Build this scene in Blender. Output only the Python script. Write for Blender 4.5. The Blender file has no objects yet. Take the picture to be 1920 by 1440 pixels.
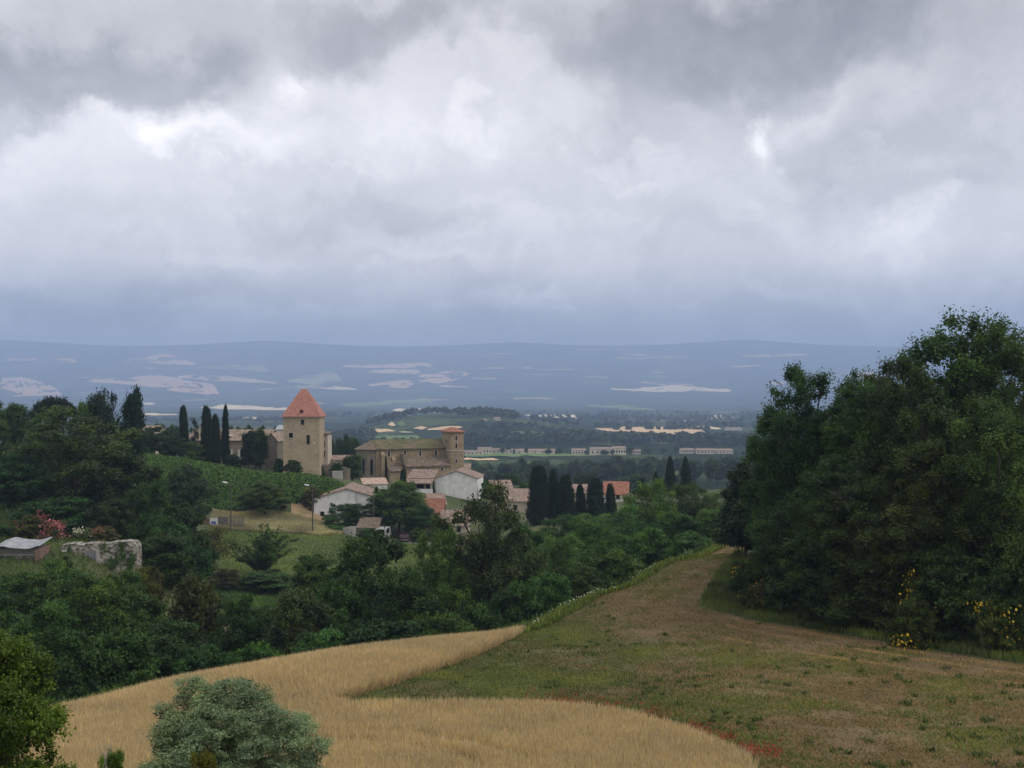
import bpy, math, random
import numpy as np
from mathutils import Vector, Matrix

S = bpy.context.scene
COL = S.collection
R = math.radians
F, CX, HY = 1920.0, 960.0, 740.0          # focal length in photo pixels, centre column, eye-level row

# ------------------------------------------------------------------ camera, world, sun, exposure
cam = bpy.data.cameras.new('camera')
cam.sensor_width = 36.0
cam.lens = 36.0
cam.shift_y = 20.0 / 1920.0
cam.clip_start = 0.5
cam.clip_end = 60000
cam_o = bpy.data.objects.new('camera', cam)
cam_o.rotation_euler = (R(90), 0, 0)
COL.objects.link(cam_o)
S.camera = cam_o

S.view_settings.view_transform = 'Standard'
S.view_settings.look = 'None'
S.view_settings.exposure = 0.0
S.view_settings.gamma = 1.0
S.cycles.max_bounces = 4
S.cycles.diffuse_bounces = 2
S.cycles.glossy_bounces = 1
S.cycles.transmission_bounces = 2
S.cycles.volume_bounces = 2
S.cycles.transparent_max_bounces = 4
S.cycles.use_denoising = True
S.cycles.use_adaptive_sampling = True
S.cycles.adaptive_threshold = 0.015
S.cycles.caustics_reflective = False
S.cycles.caustics_refractive = False

SUN_EL, SUN_AZ = 46.0, 104.0               # degrees; azimuth from +Y towards +X
sun = bpy.data.lights.new('sun', 'SUN')
sun.energy = 1.3
sun.angle = R(22)
sun.color = (1.0, 0.95, 0.88)
sun_o = bpy.data.objects.new('sun', sun)
_d = Vector((math.sin(R(SUN_AZ)) * math.cos(R(SUN_EL)), math.cos(R(SUN_AZ)) * math.cos(R(SUN_EL)), math.sin(R(SUN_EL))))
sun_o.rotation_euler = _d.to_track_quat('Z', 'Y').to_euler()
COL.objects.link(sun_o)


class NT:
    """tiny node-tree helper"""
    def __init__(s, tree):
        s.t = tree
        s.t.nodes.clear()

    def n(s, typ, **kw):
        nd = s.t.nodes.new(typ)
        for k, v in kw.items():
            setattr(nd, k, v)
        return nd

    def l(s, a, b):
        s.t.links.new(a, b)

    def put(s, sock, v):
        if hasattr(v, 'is_linked') or hasattr(v, 'links'):
            s.l(v, sock)
        else:
            sock.default_value = v

    def math(s, op, a, b=0.0, c=None, clamp=False):
        nd = s.n('ShaderNodeMath', operation=op)
        nd.use_clamp = clamp
        s.put(nd.inputs[0], a)
        s.put(nd.inputs[1], b)
        if c is not None:
            s.put(nd.inputs[2], c)
        return nd.outputs[0]

    def vec(s, op, a, b=(0, 0, 0)):
        nd = s.n('ShaderNodeVectorMath', operation=op)
        s.put(nd.inputs[0], a)
        if op == 'SCALE':
            s.put(nd.inputs['Scale'], b)
        else:
            s.put(nd.inputs[1], b)
        return nd.outputs['Value'] if op in ('LENGTH', 'DOT_PRODUCT', 'DISTANCE') else nd.outputs[0]

    def noise(s, vec, scale, detail=4.0, rough=0.55, lac=2.0, dist=0.0, out=0):
        nd = s.n('ShaderNodeTexNoise')
        if vec is not None:
            s.l(vec, nd.inputs['Vector'])
        nd.inputs['Scale'].default_value = scale
        nd.inputs['Detail'].default_value = detail
        nd.inputs['Roughness'].default_value = rough
        nd.inputs['Lacunarity'].default_value = lac
        nd.inputs['Distortion'].default_value = dist
        return nd.outputs[out]

    def ss(s, v, a, b, lo=0.0, hi=1.0, kind='SMOOTHSTEP'):
        nd = s.n('ShaderNodeMapRange', interpolation_type=kind)
        s.put(nd.inputs[0], v)
        nd.inputs[1].default_value = a
        nd.inputs[2].default_value = b
        nd.inputs[3].default_value = lo
        nd.inputs[4].default_value = hi
        return nd.outputs[0]

    def mix(s, f, a, b, blend='MIX'):
        nd = s.n('ShaderNodeMix', data_type='RGBA', blend_type=blend)
        s.put(nd.inputs[0], f)
        for k, v in ((6, a), (7, b)):
            if isinstance(v, (tuple, list)) and len(v) == 3:
                v = (*v, 1.0)
            s.put(nd.inputs[k], v)
        return nd.outputs[2]

    def ramp(s, f, stops):
        nd = s.n('ShaderNodeValToRGB')
        s.put(nd.inputs[0], f)
        e = nd.color_ramp.elements
        while len(e) < len(stops):
            e.new(0.5)
        for el, (p, c) in zip(e, stops):
            el.position = p
            el.color = (*c, 1.0)
        return nd.outputs[0]


# ---- the sky: a Nishita sky almost wholly covered by a procedural deck of cloud, laid out by compass direction
w = bpy.data.worlds.new('World')
S.world = w
w.use_nodes = True
g = NT(w.node_tree)
tc = g.n('ShaderNodeTexCoord').outputs['Generated']
sx = g.n('ShaderNodeSeparateXYZ')
g.l(tc, sx.inputs[0])
az = g.math('ARCTAN2', sx.outputs[0], sx.outputs[1])
el = g.math('ARCSINE', sx.outputs[2])
cb = g.n('ShaderNodeCombineXYZ')
g.l(az, cb.inputs[0]); g.l(el, cb.inputs[1])
ae = cb.outputs[0]
# cloud-deck coordinates: clouds flatten towards the horizon
den = g.math('ADD', g.math('MAXIMUM', sx.outputs[2], 0.0), 0.22)
cd = g.n('ShaderNodeCombineXYZ')
g.l(g.math('DIVIDE', sx.outputs[0], den), cd.inputs[0])
g.l(g.math('DIVIDE', sx.outputs[1], den), cd.inputs[1])
deck = cd.outputs[0]
warp = g.vec('SCALE', g.vec('SUBTRACT', g.noise(ae, 7.0, 7.0, 0.58, out=1), (0.5, 0.5, 0.5)), 0.20)
warp2 = g.vec('SCALE', g.vec('SUBTRACT', g.noise(ae, 22.0, 6.0, 0.65, out=1), (0.5, 0.5, 0.5)), 0.06)
aw = g.vec('ADD', g.vec('ADD', ae, warp), warp2)


def sky_dir(px, py):
    a = math.atan((px - CX) / F)
    e = math.atan((HY - py) / F * math.cos(a))
    return a, e


# (column, row, half-width, half-height, change of brightness, softness of the edge 0..1)
BLOBS = [
    (150, 140, 420, 100, -0.24, 0.6), (-150, 60, 400, 160, -0.06, 0.9), (725, 45, 210, 80, -0.20, 0.65), (330, 20, 300, 90, -0.06, 0.9),
    (1380, 40, 480, 125, -0.28, 0.75), (1850, 40, 300, 150, -0.12, 0.9), (1290, 225, 240, 115, -0.15, 0.6), (1500, 130, 280, 50, -0.08, 0.8),
    (1740, 310, 330, 110, -0.13, 0.6), (1840, 210, 260, 100, -0.08, 0.9), (1620, 375, 200, 40, -0.05, 0.6),
    (400, 262, 190, 75, 0.27, 0.95), (520, 165, 110, 75, 0.26, 0.95), (355, 295, 70, 50, 0.18, 0.8), (550, 140, 35, 40, 0.15, 0.9), (250, 235, 120, 40, 0.10, 0.8),
    (800, 175, 280, 120, 0.10, 0.7), (860, 262, 210, 60, 0.05, 0.4), (640, 300, 180, 60, 0.06, 0.3), (880, 240, 70, 50, 0.06, 0.4),
    (1452, 238, 62, 58, 0.36, 0.95), (960, 110, 90, 50, 0.08, 0.8), (110, 300, 240, 70, 0.10, 0.9), (1190, 350, 60, 16, 0.08, 0.6), (1140, 290, 60, 30, 0.06, 0.5),
    (740, 430, 280, 45, -0.11, 0.7), (300, 420, 230, 36, -0.06, 0.8), (1080, 420, 260, 60, 0.02, 0.9), (1640, 470, 240, 50, 0.07, 0.9), (1680, 460, 80, 26, 0.07, 0.8),
    (1330, 450, 160, 32, -0.06, 0.7), (220, 530, 480, 38, -0.10, 0.8), (850, 520, 300, 26, -0.06, 0.7), (430, 490, 240, 18, 0.08, 0.8), (800, 470, 240, 14, 0.06, 0.8),
    (960, 558, 110, 22, 0.13, 0.7), (1035, 548, 40, 14, 0.10, 0.6), (830, 570, 36, 12, 0.12, 0.7), (1050, 574, 36, 9, 0.12, 0.6), (1295, 575, 26, 12, 0.10, 0.7),
    (1650, 545, 320, 30, 0.08, 0.9), (480, 578, 340, 13, 0.06, 0.8), (1420, 540, 90, 26, 0.07, 0.7),
]
acc = 0.74
for (bx, by, bw, bh, amp, soft) in BLOBS:
    a0, e0 = sky_dir(bx, by)
    wa, we = bw / F, bh / F
    q = g.vec('MULTIPLY', g.vec('SUBTRACT', aw if bh > 25 else g.vec('ADD', ae, g.vec('SCALE', warp2, 0.8)), (a0, e0, 0)), (1 / wa, 1 / we, 0))
    d = g.vec('LENGTH', q)
    v = g.ss(d, 1.15, max(0.0, 1.0 - soft), 0.0, amp)
    acc = g.math('ADD', acc, v)
f1 = g.noise(deck, 1.3, 8.0, 0.58, dist=0.3)
f2 = g.noise(aw, 9.0, 8.0, 0.6)
f3 = g.noise(aw, 30.0, 6.0, 0.6)
acc = g.math('ADD', acc, g.math('MULTIPLY', g.math('SUBTRACT', f1, 0.5), 0.22))
acc = g.math('ADD', acc, g.math('MULTIPLY', g.math('SUBTRACT', f2, 0.5), 0.28))
acc = g.math('ADD', acc, g.math('MULTIPLY', g.math('SUBTRACT', f3, 0.5), 0.10))
f4 = g.noise(g.vec('MULTIPLY', aw, (1.0, 1.5, 1.0)), 6.5, 9.0, 0.6)
acc = g.math('ADD', acc, g.math('MULTIPLY', g.math('SUBTRACT', g.ss(f4, 0.45, 0.55), 0.5), g.ss(el, 0.33, 0.22, 0.0, 0.07)))
# the deck thickens towards the horizon and thins overhead
acc = g.math('ADD', acc, g.ss(el, 0.14, 0.04, 0.0, -0.18))
acc = g.math('ADD', acc, g.ss(el, 0.5, 1.1, 0.0, 0.30))
acc = g.math('ADD', acc, g.math('MULTIPLY', g.ss(el, 0.06, 0.14, 0.0, 0.17), g.ss(el, 0.33, 0.22, 0.0, 1.0)))
acc = g.math('ADD', g.math('MULTIPLY', g.math('SUBTRACT', acc, 0.62), 1.4), 0.62)
acc = g.math('MAXIMUM', acc, 0.12)
tint = g.ramp(g.ss(el, 0.03, 0.22, 0.0, 1.0, 'LINEAR'), [(0.0, (0.80, 0.93, 1.12)), (0.25, (0.97, 0.98, 1.02)), (0.5, (1.03, 0.99, 0.97)), (1.0, (1.01, 0.98, 0.975))])
cl = g.n('ShaderNodeVectorMath', operation='SCALE')
g.l(tint, cl.inputs[0])
g.l(g.math('MULTIPLY', acc, 10.0), cl.inputs['Scale'])
sky = g.n('ShaderNodeTexSky')
sky.sky_type = 'NISHITA'
sky.sun_disc = False
sky.sun_elevation = R(SUN_EL)
sky.sun_rotation = R(SUN_AZ)
sky.air_density = 1.0
col = g.mix(0.93, sky.outputs[0], cl.outputs[0])
bg = g.n('ShaderNodeBackground')
g.l(col, bg.inputs[0])
bg.inputs[1].default_value = 0.1
wo = g.n('ShaderNodeOutputWorld')
g.l(bg.outputs[0], wo.inputs[0])


# ------------------------------------------------------------------ materials
def mat(name, build):
    m = bpy.data.materials.new(name)
    m.use_nodes = True
    t = NT(m.node_tree)
    out = t.n('ShaderNodeOutputMaterial')
    sh = build(t)
    t.l(sh, out.inputs['Surface'])
    return m


def pbsdf(t, colr, rough=0.8, bump=None, bdist=0.05, bstr=0.6, spec=0.2):
    b = t.n('ShaderNodeBsdfPrincipled')
    if isinstance(colr, (tuple, list)):
        b.inputs['Base Color'].default_value = (*colr[:3], 1.0)
    else:
        t.l(colr, b.inputs['Base Color'])
    b.inputs['Roughness'].default_value = rough
    b.inputs['Specular IOR Level'].default_value = spec
    if bump is not None:
        bn = t.n('ShaderNodeBump')
        bn.inputs['Strength'].default_value = bstr
        bn.inputs['Distance'].default_value = bdist
        t.l(bump, bn.inputs['Height'])
        t.l(bn.outputs[0], b.inputs['Normal'])
    return b.outputs[0]


def opos(t):
    return t.n('ShaderNodeTexCoord').outputs['Object']


def wpos(t):
    return t.n('ShaderNodeNewGeometry').outputs['Position']


def attr(t, name):
    a = t.n('ShaderNodeAttribute')
    a.attribute_name = name
    return a


def leaf_mat(name, trans=0.22, warm=(1.35, 1.12, 0.6), spec=0.25, var=0.9, gain=(1, 1, 1)):
    def b(t):
        oi = t.n('ShaderNodeObjectInfo')
        ti = attr(t, 'tint').outputs['Fac']
        k = t.math('ADD', t.math('MULTIPLY', ti, var), 1.0 - var / 2)
        c = t.n('ShaderNodeVectorMath', operation='SCALE')
        t.l(t.vec('MULTIPLY', oi.outputs['Color'], gain), c.inputs[0]); t.l(k, c.inputs['Scale'])
        hi = t.vec('MULTIPLY', c.outputs[0], warm)
        c2 = t.mix(t.ss(ti, 0.55, 1.0, 0, 0.75), c.outputs[0], hi)
        n = t.noise(opos(t), 5.0, 2.0)
        c3 = t.mix(t.ss(n, 0.35, 0.7, 0, 0.6), c2, t.vec('MULTIPLY', c2, (1.25, 1.12, 0.8)))
        p = pbsdf(t, c3, 0.6, spec=spec)
        tr = t.n('ShaderNodeBsdfTranslucent')
        t.l(t.vec('MULTIPLY', c3, (1.2, 1.3, 0.7)), tr.inputs[0])
        ms = t.n('ShaderNodeMixShader')
        ms.inputs[0].default_value = trans
        t.l(p, ms.inputs[1]); t.l(tr.outputs[0], ms.inputs[2])
        return ms.outputs[0]
    return mat(name, b)


M = {}
M['leaf'] = leaf_mat('leaf', 0.26, (1.5, 1.3, 0.7), 0.22, 1.3, (1.15, 1.22, 0.95))
M['needle'] = leaf_mat('needle', 0.05, (1.15, 1.1, 0.8), 0.15, 0.8)
M['olive_leaf'] = leaf_mat('olive_leaf', 0.12, (1.25, 1.2, 1.05), 0.3, 0.8)
M['straw'] = leaf_mat('straw', 0.35, (1.10, 1.02, 0.88), 0.2, 1.0)
M['petal'] = leaf_mat('petal', 0.25, (1.1, 1.0, 0.9), 0.2, 0.6)


def bark(t):
    p = opos(t)
    n = t.noise(t.vec('MULTIPLY', p, (1, 1, 0.25)), 22.0, 4.0)
    return pbsdf(t, t.ramp(n, [(0.3, (0.03, 0.025, 0.02)), (0.7, (0.10, 0.085, 0.07))]), 0.9, n, 0.05)


M['bark'] = mat('bark', bark)
M['grey_twig'] = mat('grey_twig', lambda t: pbsdf(t, (0.10, 0.095, 0.085), 0.9))
M['dead_wood'] = mat('dead_wood', lambda t: pbsdf(t, t.ramp(t.noise(opos(t), 9.0), [(0.3, (0.22, 0.2, 0.17)), (0.7, (0.42, 0.40, 0.36))]), 0.9))


def stone(c0, c1, c2, scale=1.0, rows=True):
    def b(t):
        p = opos(t)
        br = t.n('ShaderNodeTexBrick')
        sp = t.n('ShaderNodeSeparateXYZ'); t.l(p, sp.inputs[0])
        cv = t.n('ShaderNodeCombineXYZ')
        t.l(t.math('ADD', sp.outputs[0], sp.outputs[1]), cv.inputs[0]); t.l(sp.outputs[2], cv.inputs[1])
        wv = t.vec('ADD', cv.outputs[0], t.vec('SCALE', t.noise(p, 1.5, 3.0, out=1), 0.25))
        t.l(wv, br.inputs['Vector'])
        br.inputs['Scale'].default_value = scale
        br.inputs['Mortar Size'].default_value = 0.035
        br.inputs['Brick Width'].default_value = 0.62
        br.inputs['Row Height'].default_value = 0.3
        br.inputs['Color1'].default_value = (0.2, 0.2, 0.2, 1)
        br.inputs['Color2'].default_value = (0.8, 0.8, 0.8, 1)
        br.inputs['Mortar'].default_value = (0.45, 0.45, 0.45, 1)
        big = t.noise(p, 0.35, 5.0, 0.65)
        f = t.math('ADD', t.math('MULTIPLY', br.outputs[0], 0.35), t.math('MULTIPLY', big, 0.65))
        c = t.ramp(f, [(0.25, c0), (0.5, c1), (0.75, c2)])
        st = t.noise(t.vec('MULTIPLY', p, (1.2, 1.2, 0.12)), 1.6, 4.0)
        c = t.mix(t.ss(st, 0.55, 0.8, 0, 0.5), c, t.vec('MULTIPLY', c, (0.5, 0.52, 0.52)))
        return pbsdf(t, c, 0.95, t.math('ADD', br.outputs[0], t.noise(p, 8.0)), 0.03)
    return b


M['tower_stone'] = mat('tower_stone', stone((0.28, 0.22, 0.15), (0.42, 0.335, 0.23), (0.50, 0.41, 0.285), 1.0))
M['church_stone'] = mat('church_stone', stone((0.17, 0.135, 0.09), (0.30, 0.235, 0.15), (0.40, 0.32, 0.21), 1.0))
M['dark_or_shaded_stone'] = mat('dark_or_shaded_stone', stone((0.12, 0.105, 0.085), (0.21, 0.18, 0.14), (0.30, 0.26, 0.20), 1.2))  # also on apse and chateau side wall, with their shade in the colour
M['chateau_wall'] = mat('chateau_wall', stone((0.22, 0.18, 0.12), (0.36, 0.30, 0.21), (0.46, 0.40, 0.3), 1.6))
def rubble(t):
    p = opos(t)
    v = t.n('ShaderNodeTexVoronoi'); v.inputs['Scale'].default_value = 2.6
    t.l(t.vec('ADD', t.vec('MULTIPLY', p, (1, 1, 1.5)), t.vec('SCALE', t.noise(p, 3.0, 3, out=1), 0.3)), v.inputs['Vector'])
    sp = t.n('ShaderNodeSeparateColor'); t.l(v.outputs['Color'], sp.inputs[0])
    n = t.noise(p, 1.1, 6.0, 0.7)
    c = t.ramp(t.math('ADD', t.math('MULTIPLY', sp.outputs[0], 0.5), t.math('MULTIPLY', n, 0.5)), [(0.25, (0.09, 0.08, 0.065)), (0.5, (0.27, 0.245, 0.20)), (0.75, (0.44, 0.41, 0.35))])
    st = t.noise(t.vec('MULTIPLY', p, (1.4, 1.4, 0.35)), 1.5, 5.0, 0.7)
    c = t.mix(t.ss(st, 0.52, 0.66, 0, 0.8), c, (0.07, 0.075, 0.05))
    return pbsdf(t, c, 0.95, t.math('ADD', v.outputs['Distance'], n), 0.08, 1.0)


M['rubble'] = mat('rubble', rubble)


def render_wall(c0, c1):
    def b(t):
        p = opos(t)
        n = t.noise(p, 0.7, 6.0, 0.65)
        c = t.ramp(n, [(0.3, c0), (0.65, c1)])
        st = t.noise(t.vec('MULTIPLY', p, (1.0, 1.0, 0.07)), 1.1, 4.0, 0.6)
        c = t.mix(t.ss(st, 0.58, 0.78, 0, 0.62), c, (0.11, 0.11, 0.10))
        return pbsdf(t, c, 0.92, n, 0.02)
    return b


M['white_render'] = mat('white_render', render_wall((0.60, 0.59, 0.56), (0.86, 0.85, 0.82)))
M['pale_render'] = mat('pale_render', render_wall((0.42, 0.35, 0.28), (0.60, 0.52, 0.42)))
M['grey_render'] = mat('grey_render', render_wall((0.30, 0.28, 0.25), (0.46, 0.43, 0.39)))
M['far_wall'] = mat('far_wall', lambda t: pbsdf(t, t.ramp(t.noise(opos(t), 0.3), [(0.3, (0.50, 0.42, 0.33)), (0.7, (0.72, 0.64, 0.54))]), 0.9))


def tiles(c0, c1, c2, moss=0.0, mosscol=(0.10, 0.11, 0.045)):
    def b(t):
        p = opos(t)
        wv = t.n('ShaderNodeTexWave', wave_type='BANDS', bands_direction='X')
        wv.inputs['Scale'].default_value = 2.2
        wv.inputs['Distortion'].default_value = 0.6
        t.l(p, wv.inputs['Vector'])
        n = t.noise(p, 1.1, 6.0, 0.7)
        n2 = t.n('ShaderNodeTexVoronoi'); n2.inputs['Scale'].default_value = 3.2; t.l(p, n2.inputs['Vector'])
        sp = t.n('ShaderNodeSeparateColor'); t.l(n2.outputs['Color'], sp.inputs[0])
        f = t.math('ADD', t.math('MULTIPLY', n, 0.65), t.math('MULTIPLY', sp.outputs[0], 0.35))
        c = t.ramp(f, [(0.28, c0), (0.5, c1), (0.75, c2)])
        if moss:
            mo = t.noise(p, 0.45, 6.0, 0.7)
            c = t.mix(t.ss(mo, 0.62 - moss * 0.4, 0.75 - moss * 0.3, 0, 0.9), c, mosscol)
        return pbsdf(t, c, 0.9, wv.outputs[0], 0.08)
    return b


M['flat_tile'] = mat('flat_tile', tiles((0.29, 0.125, 0.09), (0.40, 0.185, 0.14), (0.46, 0.23, 0.18)))
M['red_tile'] = mat('red_tile', tiles((0.22, 0.095, 0.062), (0.32, 0.14, 0.09), (0.38, 0.20, 0.14)))
M['pink_tile'] = mat('pink_tile', tiles((0.17, 0.12, 0.095), (0.29, 0.205, 0.165), (0.44, 0.345, 0.285), 0.15, (0.15, 0.13, 0.10)))
M['old_tile'] = mat('old_tile', tiles((0.16, 0.115, 0.09), (0.32, 0.24, 0.18), (0.48, 0.38, 0.30), 0.25))
M['moss_tile'] = mat('moss_tile', tiles((0.11, 0.085, 0.06), (0.20, 0.15, 0.10), (0.27, 0.2, 0.14), 0.6))
M['brown_tile'] = mat('brown_tile', tiles((0.10, 0.08, 0.062), (0.19, 0.145, 0.11), (0.27, 0.21, 0.155), 0.15))
M['patch_tile'] = mat('patch_tile', tiles((0.36, 0.15, 0.10), (0.50, 0.38, 0.3), (0.62, 0.56, 0.5)))
M['zinc'] = mat('zinc', lambda t: pbsdf(t, t.ramp(t.noise(opos(t), 1.5, 5), [(0.35, (0.20, 0.21, 0.22)), (0.6, (0.34, 0.36, 0.38)), (0.72, (0.24, 0.14, 0.10))]), 0.45, spec=0.5))
M['old_boards'] = mat('old_boards', lambda t: pbsdf(t, t.ramp(t.noise(t.vec('MULTIPLY', opos(t), (1, 1, 9)), 1.3, 4), [(0.3, (0.09, 0.085, 0.08)), (0.7, (0.24, 0.225, 0.205))]), 0.9))
M['dark_glass'] = mat('dark_glass', lambda t: pbsdf(t, (0.012, 0.012, 0.014), 0.25, spec=0.5))
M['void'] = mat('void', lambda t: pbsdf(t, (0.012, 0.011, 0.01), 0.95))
M['white_paint'] = mat('white_paint', lambda t: pbsdf(t, (0.74, 0.73, 0.70), 0.6))
M['pale_stone'] = mat('pale_stone', lambda t: pbsdf(t, t.ramp(t.noise(opos(t), 2), [(0.3, (0.42, 0.37, 0.29)), (0.7, (0.56, 0.5, 0.41))]), 0.9))
M['metal_grey'] = mat('metal_grey', lambda t: pbsdf(t, (0.17, 0.17, 0.17), 0.5, spec=0.5))
M['lamp_white'] = mat('lamp_white', lambda t: pbsdf(t, (0.80, 0.82, 0.84), 0.3, spec=0.5))
M['pole_wood'] = mat('pole_wood', lambda t: pbsdf(t, t.ramp(t.noise(opos(t), 3), [(0.3, (0.07, 0.06, 0.055)), (0.7, (0.13, 0.115, 0.10))]), 0.9))
M['rust_metal'] = mat('rust_metal', lambda t: pbsdf(t, t.ramp(t.noise(opos(t), 2, 5), [(0.35, (0.16, 0.13, 0.11)), (0.6, (0.25, 0.14, 0.10)), (0.75, (0.30, 0.27, 0.24))]), 0.8))
M['blue_paint'] = mat('blue_paint', lambda t: pbsdf(t, (0.09, 0.16, 0.42), 0.5))
M['car_red'] = mat('car_red', lambda t: pbsdf(t, (0.05, 0.012, 0.016), 0.25, spec=0.6))
M['car_white'] = mat('car_white', lambda t: pbsdf(t, (0.50, 0.50, 0.49), 0.3, spec=0.5))
M['rubber'] = mat('rubber', lambda t: pbsdf(t, (0.02, 0.02, 0.02), 0.8))
M['tail_red'] = mat('tail_red', lambda t: pbsdf(t, (0.30, 0.012, 0.01), 0.3))
M['door_grey'] = mat('door_grey', lambda t: pbsdf(t, t.ramp(t.noise(t.vec('MULTIPLY', opos(t), (6, 6, 0.6)), 1.2), [(0.3, (0.15, 0.15, 0.155)), (0.7, (0.25, 0.25, 0.26))]), 0.85))


# ------------------------------------------------------------------ mesh helpers
def tag(o, label=None, cat=None, group=None, kind=None):
    for k, v in (('label', label), ('category', cat), ('group', group), ('kind', kind)):
        if v:
            o[k] = v
    return o


def link(o, parent=None):
    COL.objects.link(o)
    if parent is not None:
        o.parent = parent
    return o


def empty(name, loc=(0, 0, 0), rz=0.0, scale=None):
    o = bpy.data.objects.new(name, None)
    o.empty_display_size = 0.5
    o.location = loc
    o.rotation_euler = (0, 0, rz)
    if scale:
        o.scale = scale
    return link(o)


def np_mesh(name, V, faces_n, tint=None, material=None, smooth=False):
    """mesh of len(V)/faces_n separate faces of faces_n corners each"""
    V = np.asarray(V, dtype=np.float32)
    nf = len(V) // faces_n
    me = bpy.data.meshes.new(name)
    me.vertices.add(len(V))
    me.vertices.foreach_set('co', V.ravel())
    me.loops.add(nf * faces_n)
    me.loops.foreach_set('vertex_index', np.arange(nf * faces_n, dtype=np.int32))
    me.polygons.add(nf)
    me.polygons.foreach_set('loop_start', np.arange(0, nf * faces_n, faces_n, dtype=np.int32))
    if tint is not None:
        a = me.attributes.new('tint', 'FLOAT', 'FACE')
        a.data.foreach_set('value', np.asarray(tint, dtype=np.float32))
    me.update(calc_edges=True)
    if material:
        me.materials.append(material)
    return me


def grid_mesh(name, V, faces, material, smooth=True, attrs=None):
    """indexed quad mesh from numpy arrays"""
    me = bpy.data.meshes.new(name)
    V = np.asarray(V, dtype=np.float32)
    faces = np.asarray(faces, dtype=np.int32)
    k = faces.shape[1]
    me.vertices.add(len(V))
    me.vertices.foreach_set('co', V.ravel())
    me.loops.add(faces.size)
    me.loops.foreach_set('vertex_index', faces.ravel())
    me.polygons.add(len(faces))
    me.polygons.foreach_set('loop_start', np.arange(0, faces.size, k, dtype=np.int32))
    if smooth:
        me.polygons.foreach_set('use_smooth', np.ones(len(faces), dtype=bool))
    for nm, arr in (attrs or {}).items():
        a = me.attributes.new(nm, 'FLOAT', 'POINT')
        a.data.foreach_set('value', np.asarray(arr, dtype=np.float32))
    me.update(calc_edges=True)
    me.materials.append(material)
    return me


class MB:
    """collects boxes, prisms, tubes into one mesh"""
    def __init__(s):
        s.v, s.f = [], []

    def add(s, verts, faces):
        o = len(s.v)
        s.v += [tuple(v) for v in verts]
        s.f += [tuple(i + o for i in f) for f in faces]
        return s

    def box(s, x0, x1, y0, y1, z0, z1):
        return s.add([(x0, y0, z0), (x1, y0, z0), (x1, y1, z0), (x0, y1, z0), (x0, y0, z1), (x1, y0, z1), (x1, y1, z1), (x0, y1, z1)],
                     [(0, 3, 2, 1), (4, 5, 6, 7), (0, 1, 5, 4), (1, 2, 6, 5), (2, 3, 7, 6), (3, 0, 4, 7)])

    def prism(s, pts, axis, a, b):
        """closed polygon pts (2-D) extruded along axis 'x','y' or 'z' from a to b"""
        n = len(pts)
        def P(p, t):
            return {'x': (t, p[0], p[1]), 'y': (p[0], t, p[1]), 'z': (p[0], p[1], t)}[axis]
        return s.add([P(p, a) for p in pts] + [P(p, b) for p in pts],
                     [tuple(range(n))[::-1], tuple(range(n, 2 * n))] + [(i, (i + 1) % n, n + (i + 1) % n, n + i) for i in range(n)])

    def tube(s, pts, radii, sides=6):
        pts = [Vector(p) for p in pts]
        rings = []
        for i, p in enumerate(pts):
            d = (pts[min(i + 1, len(pts) - 1)] - pts[max(i - 1, 0)]).normalized()
            u = d.orthogonal().normalized() if abs(d.z) > 0.9 else d.cross(Vector((0, 0, 1))).normalized()
            v = d.cross(u)
            r = radii[i] if hasattr(radii, '__len__') else radii
            rings.append([p + u * (r * math.cos(2 * math.pi * k / sides)) + v * (r * math.sin(2 * math.pi * k / sides)) for k in range(sides)])
        vs = [q for r in rings for q in r]
        fs = []
        for i in range(len(pts) - 1):
            for k in range(sides):
                fs.append((i * sides + k, i * sides + (k + 1) % sides, (i + 1) * sides + (k + 1) % sides, (i + 1) * sides + k))
        fs.append(tuple(range(sides))[::-1])
        fs.append(tuple((len(pts) - 1) * sides + k for k in range(sides)))
        return s.add(vs, fs)

    def mesh(s, name, m):
        me = bpy.data.meshes.new(name)
        me.from_pydata(s.v, [], s.f)
        me.update()
        me.materials.append(m)
        return me

    def build(s, name, m, parent=None, smooth=False):
        me = s.mesh(name, m)
        if smooth:
            for p in me.polygons:
                p.use_smooth = True
        return link(bpy.data.objects.new(name, me), parent)


# ---- value noise for placing things
def _hash(ix, iy, seed):
    h = (ix.astype(np.int64) * 374761393 + iy.astype(np.int64) * 668265263 + seed * 1442695041) & 0x7fffffff
    h = ((h ^ (h >> 13)) * 1274126177) & 0x7fffffff
    return ((h ^ (h >> 16)) & 0xffff) / 65535.0


def vnoise(x, y, seed=0, octaves=4):
    x = np.asarray(x, float); y = np.asarray(y, float)
    tot, amp, s = 0.0, 1.0, 0.0
    for o in range(octaves):
        ix, iy = np.floor(x), np.floor(y)
        fx, fy = x - ix, y - iy
        fx = fx * fx * (3 - 2 * fx); fy = fy * fy * (3 - 2 * fy)
        a = _hash(ix, iy, seed + o); b = _hash(ix + 1, iy, seed + o)
        c = _hash(ix, iy + 1, seed + o); d = _hash(ix + 1, iy + 1, seed + o)
        tot = tot + amp * ((a * (1 - fx) + b * fx) * (1 - fy) + (c * (1 - fx) + d * fx) * fy)
        s += amp
        amp *= 0.5
        x = x * 2.03 + 17.1; y = y * 2.03 + 9.7
    return tot / s


# ------------------------------------------------------------------ the lie of the land
def W3(px, py, Y):
    return ((px - CX) / F * Y, Y, (HY - py) / F * Y)


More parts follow.
